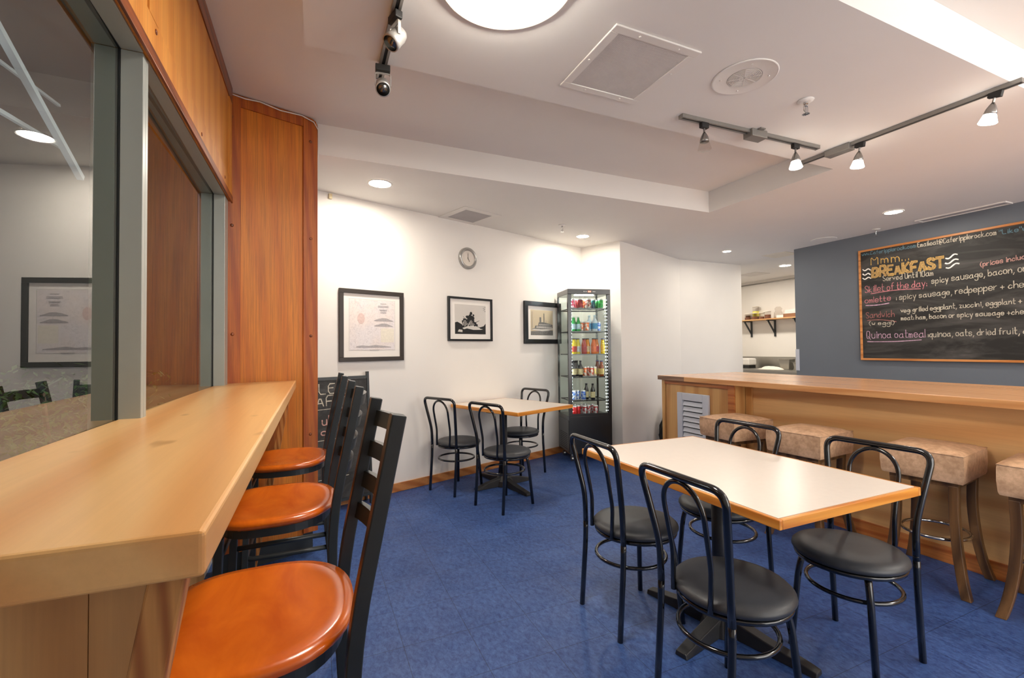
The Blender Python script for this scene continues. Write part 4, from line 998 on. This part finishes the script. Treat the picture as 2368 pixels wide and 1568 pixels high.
rows = [
 (0, 'top shelf', [('can', 'pink', (srgb(214, 60, 96), (.7, .7, .7, 1), srgb(236, 170, 180)), .085, 'pink'), ('can', 'coral', (srgb(214, 74, 84), (.7, .7, .7, 1), srgb(226, 130, 130)), .133, 'coral pink'), ('can', 'deep red', (srgb(160, 20, 30), (.6, .6, .6, 1), srgb(120, 20, 24)), .180, 'deep red'),
   ('can', 'redyellow', (srgb(190, 34, 30), (.7, .7, .7, 1), srgb(232, 190, 110)), .226, 'red and yellow'), ('can', 'silverbrown', (srgb(196, 190, 180), (.7, .7, .7, 1), srgb(150, 70, 56)), .288, 'silver and brown'),
   ('can', 'navygreen', (srgb(14, 52, 74), (.5, .5, .5, 1), srgb(20, 90, 80)), .362, 'dark teal'), ('can', 'green', (srgb(20, 120, 44), (.6, .6, .6, 1), srgb(50, 160, 60)), .440, 'green')]),
 (1, 'second shelf', [('bottle', 'greenglass', (srgb(20, 150, 56), (.027, .175, srgb(200, 220, 200), srgb(180, 210, 220))), .088, 'green glass'), ('bottle', 'greenglass', None, .118, 'green glass'), ('bottle', 'greenglass', None, .152, 'green glass'),
   ('can', 'orangewhite', (srgb(230, 210, 196), (.75, .75, .75, 1), srgb(226, 110, 50)), .215, 'orange and white'), ('can', 'orangewhite', None, .262, 'orange and white'),
   ('bottle', 'water', (srgb(206, 222, 230), (.034, .195, srgb(190, 220, 235), srgb(70, 150, 200))), .312, 'clear water'), ('bottle', 'water', None, .362, 'clear water'), ('can', 'whiteblue', (srgb(226, 232, 240), (.75, .75, .75, 1), srgb(90, 130, 210)), .43, 'white and blue')]),
 (2, 'third shelf', [('bottle', 'j1', (srgb(226, 200, 40), (.033, .188, srgb(30, 30, 30), srgb(190, 60, 40)), .02), .095, 'yellow juice'), ('bottle', 'j2', (srgb(236, 220, 70), (.033, .188, srgb(30, 30, 30), srgb(210, 220, 220)), .02), .160, 'pale yellow juice'),
   ('bottle', 'j3', (srgb(170, 50, 36), (.033, .188, srgb(30, 30, 30), srgb(170, 60, 60)), .02), .222, 'red juice'), ('bottle', 'j4', (srgb(232, 150, 40), (.033, .188, srgb(30, 30, 30), srgb(226, 200, 150)), .02), .284, 'orange juice'),
   ('bottle', 'j5', (srgb(226, 110, 30), (.033, .188, srgb(30, 30, 30), srgb(230, 120, 70)), .02), .345, 'deep orange juice'), ('bottle', 'j6', (srgb(206, 120, 50), (.033, .188, srgb(30, 30, 30), srgb(190, 40, 50)), .02), .400, 'amber juice'), ('bottle', 'j7', (srgb(240, 200, 30), (.026, .185, srgb(70, 80, 150), srgb(236, 190, 60)), .018), .460, 'bright yellow juice')]),
 (3, 'fourth shelf', [('bottle', 'stout', (srgb(20, 16, 20), (.028, .195, srgb(20, 20, 30), srgb(210, 196, 150))), .085, 'dark stout'), ('bottle', 'stout', None, .125, 'dark stout'), ('bottle', 'stout', None, .172, 'dark stout'),
   ('can', 'orangewhite', None, .245, 'orange and white'), ('can', 'orangered', (srgb(226, 216, 206), (.75, .75, .75, 1), srgb(214, 70, 40)), .31, 'white and red'), ('can', 'yellowwhite', (srgb(232, 210, 120), (.75, .75, .75, 1), srgb(226, 200, 180)), .372, 'yellow and white'), ('bottle', 'tea', (srgb(140, 66, 24), (.03, .19, srgb(70, 70, 130), srgb(206, 180, 110)), .017), .44, 'brown iced tea')]),
 (4, 'fifth shelf', [('can', 'whiteblue', None, .088, 'white and blue'), ('can', 'whiteblue', None, .148, 'white and blue'), ('can', 'bluesilver', (srgb(170, 190, 220), (.75, .75, .75, 1), srgb(60, 100, 190)), .205, 'silver and blue'), ('bottle', 'stout', None, .262, 'dark stout'), ('bottle', 'stout', None, .325, 'dark stout')]),
 (5, 'bottom shelf', [('can', 'red', (srgb(206, 30, 34), (.7, .7, .7, 1), srgb(220, 60, 60)), .095, 'red'), ('can', 'red', None, .152, 'red'), ('can', 'silverred', (srgb(190, 190, 194), (.7, .7, .7, 1), srgb(160, 40, 44)), .22, 'silver and red'), ('can', 'silverred', None, .288, 'silver and red'), ('can', 'silverred', None, .358, 'silver and red')]),
]
for si, nm, items in rows:
    z = SH[si]+.0005 if si < 5 else FB+.002
    for i, (kind, key, cols, u, desc) in enumerate(items):
        w_ = 'can' if kind == 'can' else 'bottle'
        drink(kind, key, cols, u, .068+(i % 2)*.052, z, '%s %s, %s from left, front row, fridge %s'%(desc, w_, rank[i], nm), w_, 'drinks on the fridge '+nm)
    if si in (0, 1, 3, 5):
        for i, (kind, key, cols, u, desc) in enumerate(items):
            if kind == 'can' or si == 3: drink(kind, key, cols, u, .195+(i % 2)*.052, z, '%s %s behind the %s front row drink, fridge %s'%(desc, 'can' if kind == 'can' else 'bottle', rank[i], nm), 'can' if kind == 'can' else 'bottle', 'drinks on the fridge '+nm)
# fridge lamp: the LED strips carry the light

# ------------------------------------------------------------ kitchen seen through the opening
KX = 8.6
t = thing('wall_shelf', 'pale wooden kitchen shelf on black triangular brackets', 'shelf', (KX, 6.2, 1.90))
ob('shelf_board', B().box(-.30, 0, -1.2, 1.1, -.022, 0), 'ply', t, bevel=.002)
for y in (.64, .10, -.45):
    b = B(); b.box(-.024, -.001, y-.016, y+.016, -.36, -.023).box(-.25, -.0245, y-.016, y+.016, -.040, -.023); b.bar((-.21, y, -.045), (-.02, y, -.29), .03, .016); ob('bracket', b, 'blkm', t)
def jar(loc, r, h, fill, label, lid=None, band=None):
    t = thing('storage_jar', label, 'jar', loc, 0, 'jars on the kitchen shelf')
    ob('jar_body', B().lathe([(r, 0), (r, h)], 20), 'jarglass', t, smooth='auto')
    ob('contents', B().lathe([(r*.92, .003), (r*.92, fill)], 20), 'spice', t)
    ob('lid', B().lathe([(r*1.04, h), (r*1.04, h+.012)], 20), lid or 'cloth', t)
    if band: ob('jar_label', B().lathe([(r*1.01, h*.25), (r*1.01, h*.65)], 20, cap=False), band, t)
    return t
jl = ['leftmost plastic jar on the kitchen shelf, tan contents', 'second plastic jar on the kitchen shelf, half full', 'third plastic jar on the kitchen shelf, brown contents', 'fourth plastic jar on the kitchen shelf with dark contents']
for i, (y, r, h, f) in enumerate(((6.76, .06, .12, .05), (6.60, .06, .125, .06), (6.44, .055, .12, .05), (6.30, .06, .14, .08))): jar((KX-.22, y, 1.90), r, h, f, jl[i])
jar((KX-.10, 6.66, 1.90), .062, .27, .15, 'tall clear jar with yellow label at the back of the kitchen shelf', None, 'yellow')
jar((KX-.10, 6.85, 1.90), .05, .13, .10, 'short jar with blue lid at the left of the kitchen shelf', 'sky_blue')
b = B(); n = 16; 
for k, (z, r) in enumerate(((0, .06), (.04, .08), (.10, .075), (.15, .05), (.19, .06), (.23, .03))):
    for i in range(n): a = 2*PI*i/n; q = r*(1+.18*math.sin(4*a+k*1.3)); b.v.append(Vector((q*math.cos(a), q*math.sin(a), z)))
for k in range(5):
    for i in range(n): j = (i+1) % n; b.f.append([k*n+i, k*n+j, (k+1)*n+j, (k+1)*n+i])
o = ob('plastic_bag', b, 'jarglass', smooth=True); o.location = (KX-.15, 6.12, 1.90); tag(o, 'crumpled clear plastic bag beside the jars on the kitchen shelf', 'plastic bag')
o = ob('cardboard_box', B().box(-.12, .12, -.26, .26, 0, .07), 'kraft', bevel=.003); o.location = (KX-.15, 5.68, 1.90); tag(o, 'low brown cardboard box on the kitchen shelf right of the bag', 'box')
o = ob('paper_stack', B().box(-.10, .10, -.12, .12, 0, .04).box(-.09, .1, -.11, .12, .042, .075), 'paper'); o.location = (KX-.15, 5.80, 1.971); tag(o, 'stack of white papers lying on the brown box on the kitchen shelf', 'paper')
o = ob('plastic_tub', B().lathe([(.06, 0), (.08, .09), (.085, .09)], 20), 'cream', smooth='auto'); o.location = (KX-.15, 5.55, 1.971); tag(o, 'cream plastic tub on the box at the right of the kitchen shelf', 'tub')
o = ob('price_label', B().box(-.002, .002, -.07, .07, 0, .05), 'paper'); o.location = (KX-.28, 6.0, 1.90); tag(o, 'small white packet standing at the front edge of the kitchen shelf', 'packet')
t = thing('steel_counter', 'stainless steel kitchen counter with splashback seen above the bar', 'counter', (KX, 6.0, 0))
ob('counter_top', B().box(-.75, -.001, -2.6, 1.5, .86, .90), 'steel', t, bevel=.003); ob('splashback', B().box(-.012, -.001, -2.6, 1.5, .901, 1.13), 'steel', t)
ob('body', B().box(-.70, -.02, -2.6, 1.5, .0, .859), 'steel', t)
t = thing('steel_container', 'deep stainless steel container on the kitchen counter beside the cloth', 'container', (KX-.30, 5.86, .90))
ob('tub', B().add([(-.07, -.085, 0), (.07, -.085, 0), (.07, .085, 0), (-.07, .085, 0), (-.085, -.11, .19), (.085, -.11, .19), (.085, .11, .19), (-.085, .11, .19)], [(0, 3, 2, 1), (4, 5, 6, 7), (0, 1, 5, 4), (1, 2, 6, 5), (2, 3, 7, 6), (3, 0, 4, 7)]), 'steel', t, bevel=.01)
ob('rim', B().box(-.10, .10, -.13, .13, .19, .197), 'steel', t, bevel=.002)
dup(t, (KX-.30, 5.58, .90), 0, 'stainless steel container at the right edge of the kitchen opening').scale = (1, 1, .7)
t = thing('white_appliance', 'white plastic kitchen appliance at the left of the kitchen opening', 'appliance', (KX-.35, 6.72, .90))
ob('housing', B().box(-.12, .12, -.16, .16, .06, .20), 'white', t, bevel=.03, seg=4); ob('base', B().box(-.10, .10, -.15, .15, 0, .06), 'fblack', t, bevel=.005)
b = B(); n = 14; vs = []; fs = []
for i in range(n+1):
    for j in range(n+1):
        u = -1+2*i/n; v = -1+2*j/n; e = max(0, (1-abs(u)**3)*(1-abs(v)**3)); vs.append((u*.10*(1+.1*math.sin(5*v)), v*.22*(1+.12*math.sin(4*u)), .002+.06*e*(.7+.3*math.sin(7*u+3*v))))
for i in range(n):
    for j in range(n): a = i*(n+1)+j; fs.append((a, a+n+1, a+n+2, a+1))
o = ob('white_cloth', b.add(vs, fs), 'cloth', smooth=True); o.location = (KX-.55, 6.02, .90); tag(o, 'crumpled white cloth lying on the steel kitchen counter', 'cloth')
o = ob('wall_pipe', B().tube([(0, -1.6, 0), (0, 1.4, 0)], .012, 8), 'silver', smooth=True); o.location = (KX-.02, 6.0, 2.66); tag(o, 'thin grey pipe along the top of the kitchen wall', 'pipe')
